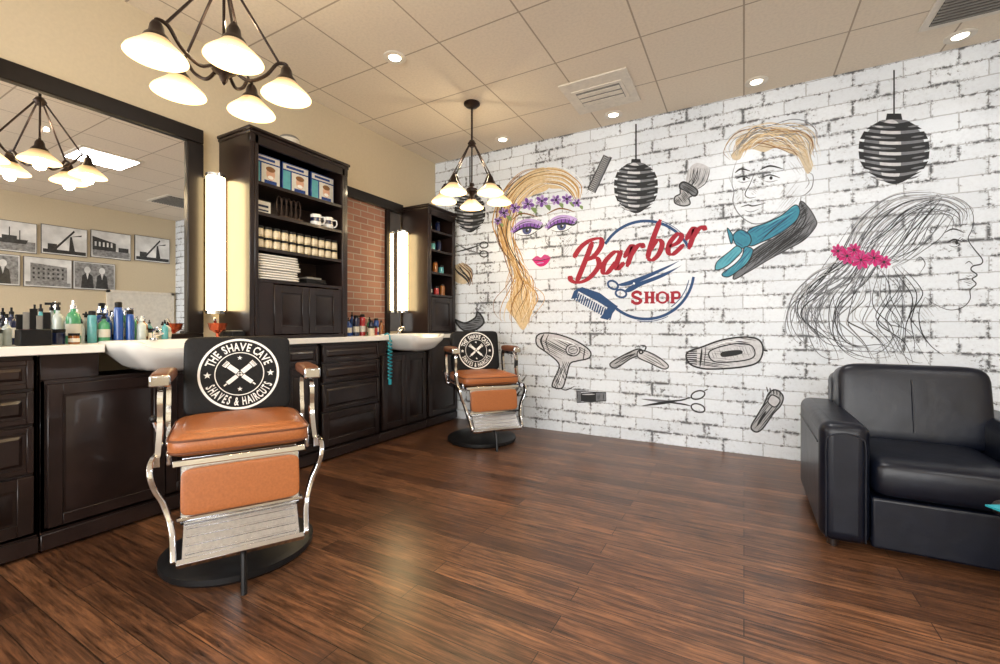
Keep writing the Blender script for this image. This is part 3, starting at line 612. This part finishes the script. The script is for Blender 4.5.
# ---------------------------------------------------------------- mural
def W(px,py,off):
    u=(px-500)/F; z=D/(CT+ST*u); return (z*(CT*u-ST),D-off,1+(HZ-py)/F*z)
class Art:
    def __init__(s): s.mb=MB(); s.l=0
    def off(s): s.l+=1; return .001+s.l*.000008
    def ribbon(s,q,w,m,taper,closed=False):
        n=len(q); o=s.off(); vs=[]
        for i,p in enumerate(q):
            t=(q[(i+1)%n]-q[i-1]) if closed else (q[min(i+1,n-1)]-q[max(i-1,0)])
            if t.length<1e-6: t=Vector((1,0,0))
            t.normalize(); nn=Vector((-t.y,t.x,0)); ww=w/2*((.25+.75*math.sin(math.pi*i/(n-1))) if taper and not closed else 1)
            for sg in(-1,1): a=p+nn*ww*sg; vs.append(W(a.x,a.y,o))
        m_=n if closed else n-1
        s.mb.add(vs,[(2*i,2*i+1,(2*i+3)%(2*n),(2*i+2)%(2*n)) for i in range(m_)],'p_'+m)
    def st(s,pts,w,m,taper=True,k=6,closed=False): s.ribbon(cr([(a,b,0) for a,b in pts],k,closed),w,m,taper,closed)
    def fill(s,pts,m,k=5,smooth=True):
        q=cr([(a,b,0) for a,b in pts],k,True) if smooth else [Vector((a,b,0)) for a,b in pts]
        o=s.off(); s.mb.add([W(p.x,p.y,o) for p in q],[tuple(range(len(q)))],'p_'+m)
    def ell(s,cx,cy,rx,ry,m,w=None,rot=0):
        pts=[]
        for i in range(16):
            t=2*math.pi*i/16; x,y=rx*math.cos(t),ry*math.sin(t); pts.append((cx+x*math.cos(rot)-y*math.sin(rot),cy+x*math.sin(rot)+y*math.cos(rot)))
        if w: s.st(pts,w,m,closed=True,k=3)
        else: s.fill(pts,m,2)
    def fam(s,A,B,n,ms,w=1.2,j=2.0,wave=0,fr=.35,cut=0):
        for i in range(n):
            t=i/(n-1); pts=[(a[0]*(1-t)+b[0]*t+random.uniform(-j,j),a[1]*(1-t)+b[1]*t+random.uniform(-j,j),0) for a,b in zip(A,B)]
            q=cr(pts,8)
            if cut: 
                c0=int(random.uniform(0,cut)*len(q)); c1=len(q)-int(random.uniform(0,cut)*len(q)); q=q[c0:max(c1,c0+6)]
            if wave:
                ph=random.uniform(0,1.5); qq=[]
                for k,p in enumerate(q):
                    tt=q[min(k+1,len(q)-1)]-q[max(k-1,0)]
                    if tt.length<1e-6: continue
                    tt.normalize(); f=wave*(k/len(q))*math.sin(k*fr+ph); qq.append(p+Vector((-tt.y,tt.x,0))*f)
                q=qq
            s.ribbon(q,w*random.uniform(.5,1.4),random.choice(ms),True)
    def hatch(s,poly,ang,gap,w,m,drop=.15,smooth=True):
        q=cr([(a,b,0) for a,b in poly],4,True) if smooth else [Vector((a,b,0)) for a,b in poly]
        c,sn=math.cos(ang),math.sin(ang); R=[(p.x*c+p.y*sn,-p.x*sn+p.y*c) for p in q]
        y=min(r[1] for r in R)+gap/2; y1=max(r[1] for r in R)
        while y<y1:
            xs=[]
            for i in range(len(R)):
                a,b=R[i],R[(i+1)%len(R)]
                if (a[1]<=y)!=(b[1]<=y): xs.append(a[0]+(y-a[1])/(b[1]-a[1])*(b[0]-a[0]))
            xs.sort()
            for a,b in zip(xs[::2],xs[1::2]):
                if b-a<1 or random.random()<drop: continue
                l=b-a; a+=random.uniform(0,.25)*l; b-=random.uniform(0,.35)*l
                s.ribbon([Vector(((a*(1-t)+b*t)*c-y*sn,(a*(1-t)+b*t)*sn+y*c,0)) for t in(0,.33,.66,1)],w*random.uniform(.6,1.3),m,True)
            y+=gap*random.uniform(.75,1.25)
    def inked(s,poly,base,ang=.8,gap=2.2,out=1.7,w=.9,hm='ink'):
        if base: s.fill(poly,base)
        s.hatch(poly,ang,gap,w,hm); s.st(poly,out,'ink',closed=True)
    def done(s,label,nm='wall_mural_drawing',grp='mural drawings on the white brick wall'): mkobj(s.mb,nm,fixn=False,label=label,category='wall art',group=grp)
# --- painted pendants (part of the printed mural)
for cx,cy,rx,ry,yt in((894,150,35.5,30,70),(636,186.5,22,23.5,124),(470,212,15.5,18,157)):
    a=Art(); a.st([(cx,yt),(cx,cy-ry)],1.6 if rx>20 else 1.2,'ink',False,3)
    a.fill([(cx-rx*.2,cy-ry-rx*.18),(cx+rx*.2,cy-ry-rx*.18),(cx+rx*.26,cy-ry+4),(cx-rx*.26,cy-ry+4)],'ink',smooth=False)
    hwf=lambda t:rx*max(.36,(max(0,1-abs(t*.97)**2.5))**.5)
    side=[(cx+.86*hwf(t),cy+ry*t) for t in(-1,-.85,-.6,-.3,0,.3,.6,.85,1)]
    a.fill(side+[(2*cx-x,y) for x,y in reversed(side)],'grey',3); a.fill([(cx-rx*.30,cy-ry*.9),(cx+rx*.12,cy-ry*.9),(cx+rx*.2,cy),(cx+rx*.12,cy+ry*.95),(cx-rx*.30,cy+ry*.95),(cx-rx*.42,cy)],'pale')
    nb=6
    for k in range(nb):
        t=-.83+1.66*k/(nb-1); dt=.125; bow=ry*.13*(1.0+t*.5); h0,h1=hwf(t-dt),hwf(t+dt); hw=max(h0,h1)
        top=[(cx-h0+2*h0*i/12,cy+ry*(t-dt)+bow*math.sin(math.pi*i/12)) for i in range(13)]; bot=[(cx+h1-2*h1*i/12,cy+ry*(t+dt)+bow*math.sin(math.pi*i/12)) for i in range(13)]
        a.fill(top+bot,'ink',smooth=False)
        hh=ry*dt
        a.st([(cx-hw*.85,cy+ry*t+bow*.3),(cx-hw*.45,cy+ry*t+bow*.85),(cx+hw*.05,cy+ry*t+bow)],hh*.7,'grey',True,4); a.st([(cx-hw*.68,cy+ry*t+bow*.55),(cx-hw*.38,cy+ry*t+bow*.9)],hh*.45,'pale',True,3); a.st([(cx+hw*.5,cy+ry*t+bow*.8),(cx+hw*.88,cy+ry*t+bow*.25)],hh*.5,'grey',True,3)
    a.done('painted black slatted globe pendant on a long cord','wall_mural_pendant','painted pendants on the white brick wall')
# --- woman with flower wreath
a=Art()
a.fill([(546,168),(526,174),(509,190),(500,214),(499,236),(506,256),(515,274),(514,292),(506,306),(514,318),(523,330),(530,318),(536,300),(531,280),(519,262),(513,238),(515,216),(528,198),(549,188)],'blond')
a.fill([(546,168),(566,171),(578,184),(580,197),(573,196),(562,189),(548,187)],'blond')
A=[(550,167),(524,172),(503,192),(496,222),(501,248),(511,272),(507,298),(517,331)]; B=[(553,184),(534,192),(519,210),(514,236),(522,262),(533,284),(532,306),(527,324)]
a.fam(A,B,30,['gold','brown','gold','blond','wht'],.95,1.6,wave=4,cut=.2); a.fam(A,B,9,['ink','brown'],.8,1,wave=3.5,cut=.3)
a.fam([(546,168),(566,170),(582,184),(580,200)],[(543,184),(560,186),(570,194),(575,202)],13,['gold','brown','wht'],.9,1)
a.fam([(505,246),(512,272),(498,300),(504,320)],[(512,258),(527,284),(542,300),(534,322)],10,['brown','gold','blond'],.9,2,wave=5)
for cx,cy,rr in((498,221,4),(504,213,5.5),(515,208,5.5),(528,204,6.5),(542,201,6.5),(556,200,5.5),(567,199,5.5),(577,203,4.5)):
    a.fill([(cx+rr*.4,cy+rr*.6),(cx+rr*1.3,cy+rr*.7),(cx+rr*1.2,cy+rr*1.5)],'leaf')
    for k in range(6):
        t=k*1.047+cx; a.ell(cx+rr*.6*math.cos(t),cy+rr*.55*math.sin(t),rr*.42,rr*.28,'lilac' if k%2 else 'purple',rot=t)
    for k in range(6):
        t=k*1.047+cx; a.st([(cx,cy),(cx+rr*.8*math.cos(t),cy+rr*.75*math.sin(t))],.6,'ink')
    a.ell(cx,cy,1.2,1.2,'ink')
for cx,cy in((526,229.5),(560.5,225.5)):
    def q_(pts): return [(cx+x*1.05,cy+y*1.15+x*-.10) for x,y in pts]
    a.fill(q_([(-15,1),(-9,-6),(-1,-9),(8,-8),(16,-4),(9,-1),(0,-2.5),(-8,0)]),'lilac')
    a.fill(q_([(-13,1.5),(-7,-3),(0,-5.4),(8,-4.4),(14,-1),(6,0),(-6,1)]),'purple')
    a.fill(q_([(-10,2),(-4,-.8),(5,-1),(11,1),(4,4.2),(-4,4.6)]),'wht'); a.fill(q_([(-3,-.6),(1,-1),(5,-.6),(5.2,2),(3,4),(-.6,4.2),(-3,2)]),'eye'); a.ell(cx+1.2,cy+1.2,1.6,1.8,'ink'); a.ell(cx+2.4,cy+.2,.7,.7,'wht')
    a.st(q_([(-13,3),(-5,-.8),(4,-1.4),(12,.6),(17,-2)]),2.2,'ink'); a.st(q_([(-9,3),(-3,5.2),(5,5),(11,2)]),.8,'ink'); a.st(q_([(-12,-1),(-6,-5),(1,-6.6),(9,-5.4)]),.7,'ink')
    for k in range(9): x=-12+3.2*k; a.st(q_([(x,.5-1.2*math.sin(k/8*3.1)),(x-2+k*.6,-3.8-1.6*math.sin(k/8*3.1))]),.8,'ink')
    for k in range(5): x=-7+3.6*k; a.st(q_([(x,4.4),(x-.8+k*.5,7)]),.5,'grey')
a.st([(512,220),(522,213.5),(538,217)],1.5,'brown'); a.st([(547,214),(560,208.5),(575,212)],1.5,'brown')
a.st([(545,232),(546,242),(549,246),(545,249),(541,247)],.7,'grey'); a.st([(536,245),(535,248),(538,249)],.6,'grey')
a.hatch([(514,246),(524,250),(527,262),(518,258)],.9,2.2,.5,'lgrey'); a.hatch([(567,240),(575,234),(572,250),(562,264),(561,256)],-.9,2.2,.5,'lgrey'); a.hatch([(546,234),(550,240),(549,246),(545,244)],.6,1.6,.5,'lgrey')
a.fill([(532,260),(537,256),(541,257.5),(545,254.5),(551,258),(545,260),(538,261)],'pink'); a.fill([(533,260),(541,260.6),(550,258.5),(546,264.8),(539,266.4)],'mag'); a.st([(537,263.4),(544,262.6)],1,'lilac'); a.st([(532,260),(541,260.4),(551,258)],.8,'ink')
a.st([(577,212),(577,234),(571,252)],.7,'lgrey')
a.done('painted portrait of a blonde woman wearing a purple flower wreath')
a=Art(); a.fill([(588,189),(604,155),(611,158),(595,193)],'lgrey',smooth=False)
for k in range(19):
    x,y=589+15.5*k/18,188-32*k/18; a.st([(x,y),(x+5,y+2.6)],.9,'ink',False,2)
a.st([(594,192),(611,157)],2.8,'grey',False); a.st([(588,189),(604,155),(611,158),(595,193),(588,189)],1.1,'ink',False,1); a.done('painted grey hair comb drawing')
a=Art(); br=[(690,168),(698,163),(709,168),(708,178),(697,190),(686,183)]; a.fill(br,'pale'); a.fam([(688,168),(688,176),(686,184)],[(710,168),(705,182),(696,190)],22,['ink','grey','lgrey'],.9,1)
a.inked([(684,182),(697,190),(694,196),(680,188)],'grey',.6,1.4); a.inked([(681,189),(692,195),(689,198),(690,204),(683,206),(675,203),(675,197),(680,194)],'lgrey',.9,1.6,1.3); a.done('painted shaving brush drawing')
# --- man
a=Art()
a.fill([(734,160),(731,155),(736,149),(736,140),(746,133),(758,131),(772,127),(788,128),(800,130),(810,136),(814,146),(811,156),(813,166),(808,174),(803,166),(798,157),(790,153),(776,148),(764,152),(752,149),(744,152),(740,159)],'taupe')
a.fam([(732,163),(724,150),(736,134),(762,126),(790,127),(813,139),(818,168)],[(744,154),(744,148),(756,146),(772,146),(790,150),(801,158),(807,178)],38,['brown','grey','gold','blond','grey','wht','taupe'],.7,3.0,wave=5,fr=.26,cut=.3)
a.fam([(730,158),(738,142),(758,128),(780,136),(802,126)],[(750,152),(758,146),(772,142),(790,144),(808,160)],16,['wht','blond','brown','grey'],.7,3,wave=4,fr=.28,cut=.2)
a.fam([(766,126),(792,120),(816,130),(822,146)],[(776,134),(796,134),(810,144),(813,160)],10,['brown','grey','taupe'],.7,2.4,wave=3.5)
for pts,w,m in (([(737,160),(733,172),(732,184),(734,192),(733,202),(738,213),(747,221),(757,224),(771,220),(787,209),(798,198)],1.1,'grey'),([(808,172),(813,176),(812,187),(806,194),(801,196)],1.0,'grey'),([(807,177),(809,183),(805,189)],.7,'grey'),([(801,196),(800,207)],.9,'grey'),
 ([(735,173),(741,169),(750,171)],1.8,'ink'),([(760,170),(770,166),(783,169)],1.8,'ink'),([(736,179),(743,176.5),(750,179)],1.4,'ink'),([(761,178),(770,175),(780,178)],1.4,'ink'),([(738,181.5),(743,182.5),(749,181)],.7,'grey'),([(763,180.5),(770,182),(778,180)],.7,'grey'),
 ([(755,172),(750,184),(745,194),(749,198),(756,197)],1.0,'ink'),([(741,207),(748,205),(753,206),(764,203.5)],1.4,'ink'),([(745,210.5),(751,212),(759,209)],.8,'grey'),([(747,216),(754,217)],.7,'grey'),([(731,183),(729,176)],.6,'lgrey')): a.st(pts,w,m)
a.ell(744,179,1.5,1.7,'ink'); a.ell(771,178,1.6,1.8,'ink')
a.hatch([(782,190),(801,176),(797,198),(780,212),(770,218),(776,206)],-.9,2.4,.5,'lgrey'); a.hatch([(735,186),(740,190),(740,204),(735,198)],-.9,2.4,.5,'lgrey'); a.hatch([(753,184),(758,184),(758,194),(751,195)],.7,2,.5,'lgrey'); a.hatch([(785,160),(803,166),(804,176),(792,172)],.9,2.4,.5,'lgrey')
J=[(800,202),(808,207),(815,218),(816,226),(804,240),(786,250),(768,260),(748,272),(733,279),(742,260),(758,247),(778,236),(796,222)]
a.fill(J,'grey'); a.hatch(J,2.5,1.7,1.3,'ink',.02); a.hatch(J,2.1,3,1.0,'ink',.2); a.st(J,1.0,'ink',closed=True); a.st([(800,202),(806,216),(798,230),(776,246)],1.2,'ink')
K=[(750,229),(766,223),(782,215),(795,205),(800,211),(795,222),(779,234),(762,242),(750,246),(746,238)]
a.fill(K,'teal'); a.hatch(K,2.55,2.6,.9,'blue',.15); a.hatch(K,2.7,5,1.2,'tealb',.2); a.st(K,1,'ink',closed=True); a.st([(760,242),(772,230),(790,216)],1,'ink')
K=[(733,236),(740,230),(749,234),(751,242),(745,248),(737,246)]; a.fill(K,'teal'); a.hatch(K,.6,2.4,.9,'blue'); a.st(K,1,'ink',closed=True)
K=[(745,247),(742,256),(735,264),(722,274),(728,277),(738,271),(748,262),(753,250)]; a.fill(K,'teal'); a.hatch(K,2.2,2.4,.9,'tealb'); a.hatch(K,2.3,3.4,.8,'blue'); a.st(K,1,'ink',closed=True)
K=[(737,246),(729,252),(717,262),(716,270),(727,266),(738,256),(742,250)]; a.fill(K,'tealb'); a.hatch(K,2.3,2.6,.8,'teal'); a.st(K,1,'ink',closed=True)
K=[(733,236),(727,228),(731,244)]; a.fill(K,'teal'); a.st(K,.8,'ink',closed=True)
a.done('painted portrait of a man with swept hair and teal scarf')
# --- woman profile
a=Art(); G3=['ink','ink','grey','grey','lgrey']
a.fam([(930,192),(890,197),(858,218),(838,252),(806,280),(788,308),(800,342),(822,360)],[(940,204),(908,226),(886,250),(862,282),(842,308),(852,338),(880,354),(905,362)],30,G3,1.0,4,wave=10,fr=.22,cut=.3)
a.fam([(930,192),(892,195),(860,215),(846,244)],[(942,200),(912,216),(890,234),(868,252)],15,G3,.9,2.5,wave=2,fr=.3)
a.fam([(928,193),(950,194),(968,206),(972,218)],[(905,214),(932,212),(948,220),(955,232)],12,G3,.9,2.5,wave=2.5,fr=.3)
a.fam([(935,198),(915,216),(902,236),(882,260)],[(955,212),(940,234),(920,250),(893,266)],14,G3,.9,3,wave=4,fr=.25)
a.fam([(884,266),(910,288),(888,318),(912,342),(932,360)],[(862,270),(852,300),(836,326),(866,350),(884,362)],14,G3,1.0,4,wave=10,fr=.24,cut=.25)
a.fam([(842,264),(812,278),(792,296),(788,324),(800,338)],[(852,275),(832,300),(812,325),(822,350),(845,362)],12,G3,1.0,4,wave=9,fr=.24,cut=.25)
a.fam([(880,268),(872,300),(890,330),(870,356)],[(900,264),(925,290),(905,322),(925,348)],8,G3,.9,3,wave=9,fr=.25)
for pts,w,m in(([(952,196),(966,203),(973,215),(972,229),(968,239),(974,249),(982,259),(981,264),(973,266),(971,270),(977,275),(972,279),(976,284),(970,290),(970,299),(963,307),(950,310),(936,305),(925,297)],1.3,'ink'),([(925,297),(919,312),(921,330),(930,345),(944,356)],1.1,'ink'),([(905,268),(899,285),(904,302),(900,325),(890,345)],.8,'grey'),
 ([(947,243),(954,239.5),(962,242)],1.7,'ink'),([(949,245.5),(955,247),(961,244)],.7,'ink'),([(944,233),(953,229),(963,232)],1.4,'ink'),([(958,280),(966,279),(973,279)],1.1,'ink'),([(965,264),(969,261.5),(973,265)],.9,'ink'),([(915,262),(920,257),(925,264),(919,274)],.9,'ink')): a.st(pts,w,m)
a.ell(956.5,242.5,1.6,2.1,'ink')
for k in range(4): a.st([(957+1.8*k,241+k*.4),(961+2.0*k,237+k*1.2)],.7,'ink')
a.hatch([(963,276),(970,274.5),(976,275),(972,279),(976,284),(969,286),(963,282)],.3,1.8,.7,'grey'); a.hatch([(925,297),(940,305),(935,318),(924,325),(920,312)],.9,2.8,.6,'lgrey')
for cx,cy,q in((838,251,.8),(847,256,1),(861,260,1.15),(874,258,1),(884,262,.8),(854,250,.8)):
    for k in range(8):
        t=k*.785+cx; a.ell(cx+5*q*math.cos(t),cy+4.5*q*math.sin(t),4.2*q,2.2*q,'mag' if k%2 else 'pink',rot=t)
    for k in range(8):
        t=k*.785+cx; a.st([(cx,cy),(cx+7*q*math.cos(t),cy+6*q*math.sin(t))],.6,'ink')
    a.ell(cx,cy,1.3,1.3,'ink')
a.done('painted line portrait of a woman in profile with pink flowers')
# --- logo
a=Art()
cx,cy=646,270
def arc(r0,r1,t0,t1,w,m): a.st([(cx+r0*math.cos(math.radians(t)),cy-r1*math.sin(math.radians(t))) for t in range(t0,t1+1,6)],w,m,False,2)
arc(48,49,28,150,2.8,'blue'); arc(48,49,-140,-8,2.8,'blue'); arc(44,45,-55,-10,.9,'blue'); arc(50.5,51.5,40,80,.7,'blue'); arc(50.5,51.5,-100,-60,.7,'blue')
cb=[(576,290),(582,287),(600,293),(617,306),(613,311),(597,301)]
a.fill(cb,'blue',smooth=False)
for k in range(17): X_,Y_=577+2.2*k,292+1.25*k; a.st([(X_,Y_),(X_-2.5,Y_+8)],1.5,'blue',False,2)
a.fill([(611,303),(618,306),(608,320),(600,318)],'blue',smooth=False); a.fill([(574,291),(579,288),(577,298),(571,299)],'blue',smooth=False)
for (ex,ey,q) in((613,285,.5),(621,293.5,.2)): a.ell(ex,ey,5.4,3.8,'blue',2.0,rot=q)
a.fill([(618,284.5),(630,280.5),(650,273),(672,264),(679,261),(664,270),(638,282.5),(624,286)],'blue'); a.fill([(625,290.5),(634,284),(655,276.5),(676,268),(682,265),(664,276.5),(642,285.5),(630,292)],'blue'); a.ell(634,283.5,1.1,1.1,'wht')
let={'B':[([(-.35,1.35),(-.1,1.8),(.35,2.05),(.95,2.0),(1.12,1.6),(.85,1.15),(.4,1.02)],0),([(.4,1.02),(1.0,.98),(1.25,.5),(.85,-.02),(.25,-.1),(-.2,.15),(-.3,.4)],0),([(.55,1.95),(.38,1.0),(.15,-.1)],1)],
'a':[([(.9,.88),(.55,1.02),(.12,.62),(.15,.1),(.45,.0),(.82,.5)],1),([(.95,1.02),(.84,.3),(.98,.03),(1.28,.3)],1)],
'r':[([(-.1,.55),(.16,1.08),(.3,.9),(.2,.0)],1),([(.24,.5),(.5,.95),(.78,1.02),(.9,.78)],1)],
'b':[([(.42,2.1),(.22,1.0),(.18,.12)],1),([(.2,.5),(.5,1.0),(.85,.75),(.8,.22),(.5,-.02),(.18,.15)],1)],
'e':[([(.15,.45),(.6,.55),(.74,.85),(.46,1.03),(.14,.68),(.15,.2),(.48,-.02),(1.0,.35)],1)]}
Q=18.0
def script(dx,dy,m,ww0):
    x=0
    for ch,adv in zip('Barber',(1.32,1.18,1.0,1.05,1.02,1.0)):
        for s_,k in let[ch]:
            q=cr([((x+p[0]+.25*p[1])*Q,p[1]*Q,0) for p in s_],8); q=[Vector((574+p.x+dx,282-p.x*.285-p.y*1.0+dy,0)) for p in q]
            n=len(q); o=a.off(); vs=[]
            for i,p in enumerate(q):
                t=(q[min(i+1,n-1)]-q[max(i-1,0)]).normalized(); nn=Vector((-t.y,t.x,0)); ww=ww0*(.38+.62*abs(t.y)**.9)*(1 if 1<i<n-2 else .6)
                for sg in(-1,1): b=p+nn*ww/2*sg; vs.append(W(b.x,b.y,o))
            a.mb.add(vs,[(2*i,2*i+1,2*i+3,2*i+2) for i in range(n-1)],'p_'+m)
        x+=adv+.12
script(0,0,'red',5.4)
BY=303.5
def G(bx,polys):
    for p in polys: a.fill([(bx+u,BY-v) for u,v in p],'red',smooth=False)
r_=lambda x0,x1,y0,y1:[(x0,y0),(x1,y0),(x1,y1),(x0,y1)]
a.st([(641,BY-8.6),(639.6,BY-10.8),(636.4,BY-11.6),(633,BY-9.8),(633.6,BY-7),(638.6,BY-4.8),(641,BY-2.6),(638.4,BY-.3),(634.6,BY-.4),(632,BY-3)],3.0,'red',False,5); G(630,[r_(10.4,11.6,8,12),r_(1.2,2.3,.2,4)])
G(644,[r_(1.0,4.3,0,12),r_(6.9,10.2,0,12),r_(4,7.2,5.2,7.2),r_(0,5.2,0,1.3),r_(0,5.2,10.7,12),r_(6,11.2,0,1.3),r_(6,11.2,10.7,12)])
a.ell(662.5,BY-6,5,5.3,'red',2); a.st([(658,BY-10),(657.3,BY-6),(658,BY-2)],3.2,'red',False); a.st([(667,BY-10),(667.7,BY-6),(667,BY-2)],3.2,'red',False)
G(670,[r_(1.0,4.3,0,12),r_(0,5.4,0,1.3),r_(0,4,10.7,12)]); a.st([(673,BY-11),(678,BY-11.1),(679.6,BY-8.4),(678,BY-5.6),(673,BY-5.5)],2.5,'red',False,5)
a.done('painted barber shop emblem, red script, blue ring, comb and scissors')
# --- tools
a=Art(); o_=[(537,336),(545,333),(560,335),(578,342),(590,351),(589,358),(577,361),(570,364),(566,378),(562,388),(553,387),(553,382),(559,368),(557,361),(546,352),(537,345)]
a.fill(o_,'pale'); a.hatch([(537,337),(560,338),(590,353),(577,361),(557,359),(540,347)],.5,1.7,.9,'ink',.1); a.hatch([(560,362),(570,364),(562,388),(553,386)],1.2,1.6,1.0,'ink',.05); a.st(o_,1.4,'ink',closed=True)
a.st([(544,334),(541,341),(545,351)],2.0,'ink'); a.st([(549,334),(546,342),(550,353)],1.1,'ink'); a.ell(573,350,7,6,'pale'); a.ell(573,350,7,6,'ink',1.1); a.ell(573,350,4.4,3.8,'ink',.7); a.hatch([(567,346),(579,346),(579,355),(567,355)],.3,1.6,.7,'ink'); a.st([(585,348),(583,361)],1.2,'ink'); a.st([(552,338),(566,341),(580,347)],1.4,'wht'); a.st([(564,368),(559,384)],1,'wht'); a.st([(560,388),(566,390),(575,386)],1.2,'ink'); a.done('painted hair dryer ink drawing')
a=Art(); a.inked([(610,364),(622,356),(638,349),(643,353),(630,359),(616,368)],'lgrey',-.4,1.8,1.3,.8); a.inked([(640,350),(655,355),(668,365),(664,369),(650,363),(638,357)],'pale',.5,2.2,1.2,.6); a.fill([(614,364),(626,357),(636,353),(624,361)],'ink'); a.st([(616,364),(630,356)],.7,'pale'); a.ell(641,352,2.4,2.4,'ink'); a.ell(641,352,.9,.9,'pale'); a.st([(640,345),(646,347),(643,353)],1.5,'ink'); a.st([(645,354),(656,359),(664,366)],.7,'ink'); a.done('painted straight razor ink drawing')
a=Art(); b_=[(687,353),(702,347),(722,340),(745,337),(759,340),(763,350),(758,362),(742,367),(715,369),(700,368),(689,363)]
a.fill(b_,'pale'); a.hatch(b_,.15,1.7,.9,'ink',.12); q_=[(710,351),(733,344),(750,345),(755,353),(750,359),(730,362),(713,361)]; a.fill(q_,'pale'); a.hatch(q_,.1,2.2,.7,'grey'); a.hatch(q_,1.2,3,.5,'grey'); a.st(q_,1.3,'ink',closed=True); a.st(b_,1.7,'ink',closed=True)
for k in range(7): a.st([(686,352+1.8*k),(697,351+2.2*k)],1.1,'ink',False,2)
a.st([(702,348),(700,367)],2.2,'ink'); a.st([(706,346),(704,367)],.9,'ink'); a.fill([(722,352),(740,350),(741,354),(723,357)],'ink'); a.st([(708,348),(726,342),(744,340)],1.1,'wht'); a.st([(763,350),(768,351)],2,'ink'); a.done('painted hair clipper ink drawing')
a=Art(); a.fill([(641,399),(665,400),(678,403),(665,403)],'grey'); a.fill([(641,406),(665,404),(680,400),(665,401)],'ink'); a.st([(665,402),(682,404),(691,406)],1.6,'ink'); a.st([(665,402),(682,400),(691,397)],1.6,'ink'); a.ell(698,395,7,4,'ink',1.4,rot=-.3); a.ell(698,408,7,4,'ink',1.4,rot=.3); a.ell(668,402,1.6,1.6,'ink'); a.st([(704,391),(708,389)],1.2,'ink'); a.done('painted slim scissors ink drawing')
a=Art(); a.fill([(580,393),(597,392.5),(597,401),(580,401.5)],'ink',smooth=False); a.fill([(577,391.5),(581,391.5),(581,402.5),(577,402.5)],'grey',smooth=False); a.fill([(596,391.5),(606,393),(606,400.5),(596,402)],'grey',smooth=False); a.hatch([(577,392),(606,393),(606,401),(577,402)],1.57,2,.8,'ink',.1,False); a.st([(582,394.5),(595,394.2)],1.1,'pale'); a.st([(577,391.5),(606,392.6),(606,400.8),(577,402.5),(577,391.5)],1,'ink',False,1); a.done('painted small dark barrel clip ink drawing')
a=Art(); b_=[(769,393),(776,390),(783,396),(781,405),(773,414),(763,428),(756,432),(751,427),(757,416),(764,404)]
a.inked(b_,'lgrey',-.9,1.9,1.5,1); a.fill([(772,395),(780,400),(775,407),(768,402)],'pale'); a.st([(772,395),(780,400),(775,407),(768,402)],1.2,'ink',closed=True); a.st([(766,411),(757,426)],3,'ink')
for k in range(5): a.st([(768+3*k,392+k*.9),(766.5+3.4*k,387+k)],1.1,'ink',False,2)
a.done('painted electric trimmer ink drawing')
a=Art(); a.st([(456,243),(468,250),(480,253)],1.6,'grey'); a.st([(456,252),(468,249),(480,245)],1.6,'ink'); a.ell(484,245,4,3,'ink',1.2); a.ell(484,254,4,3,'ink',1.2); a.done('painted scissors drawing beside the narrow tower')
a=Art(); a.fill([(453,268),(462,263),(470,268),(472,278),(464,284),(454,280)],'taupe'); a.fam([(453,266),(460,276),(470,284)],[(465,262),(472,270),(470,284)],14,['ink','brown'],1,2,wave=2); a.done('painted curled hair drawing on the brick wall')
a=Art(); a.inked([(455,320),(465,323),(475,318),(478,312),(484,322),(475,330),(463,330)],'grey',.1,1.8); a.done('painted dark moustache ink drawing')
a=Art(); a.st([(508,401),(516,390),(526,376)],3,'grey'); a.st([(512,402),(520,391)],2,'ink'); a.done('painted razor drawing low on the brick wall')
# ---------------------------------------------------------------- camera / world
w=bpy.data.worlds.new('world'); sc.world=w; w.use_nodes=True; w.node_tree.nodes['Background'].inputs[0].default_value=(.5,.5,.5,1); w.node_tree.nodes['Background'].inputs[1].default_value=.3
cam=bpy.data.cameras.new('camera'); co=bpy.data.objects.new('camera',cam); COL.objects.link(co)
cam.sensor_width=36; cam.lens=F*36/1000; cam.shift_y=-.007; cam.clip_start=.05
co.location=(0,0,1.0); co.rotation_euler=(math.radians(90),0,TH); sc.camera=co
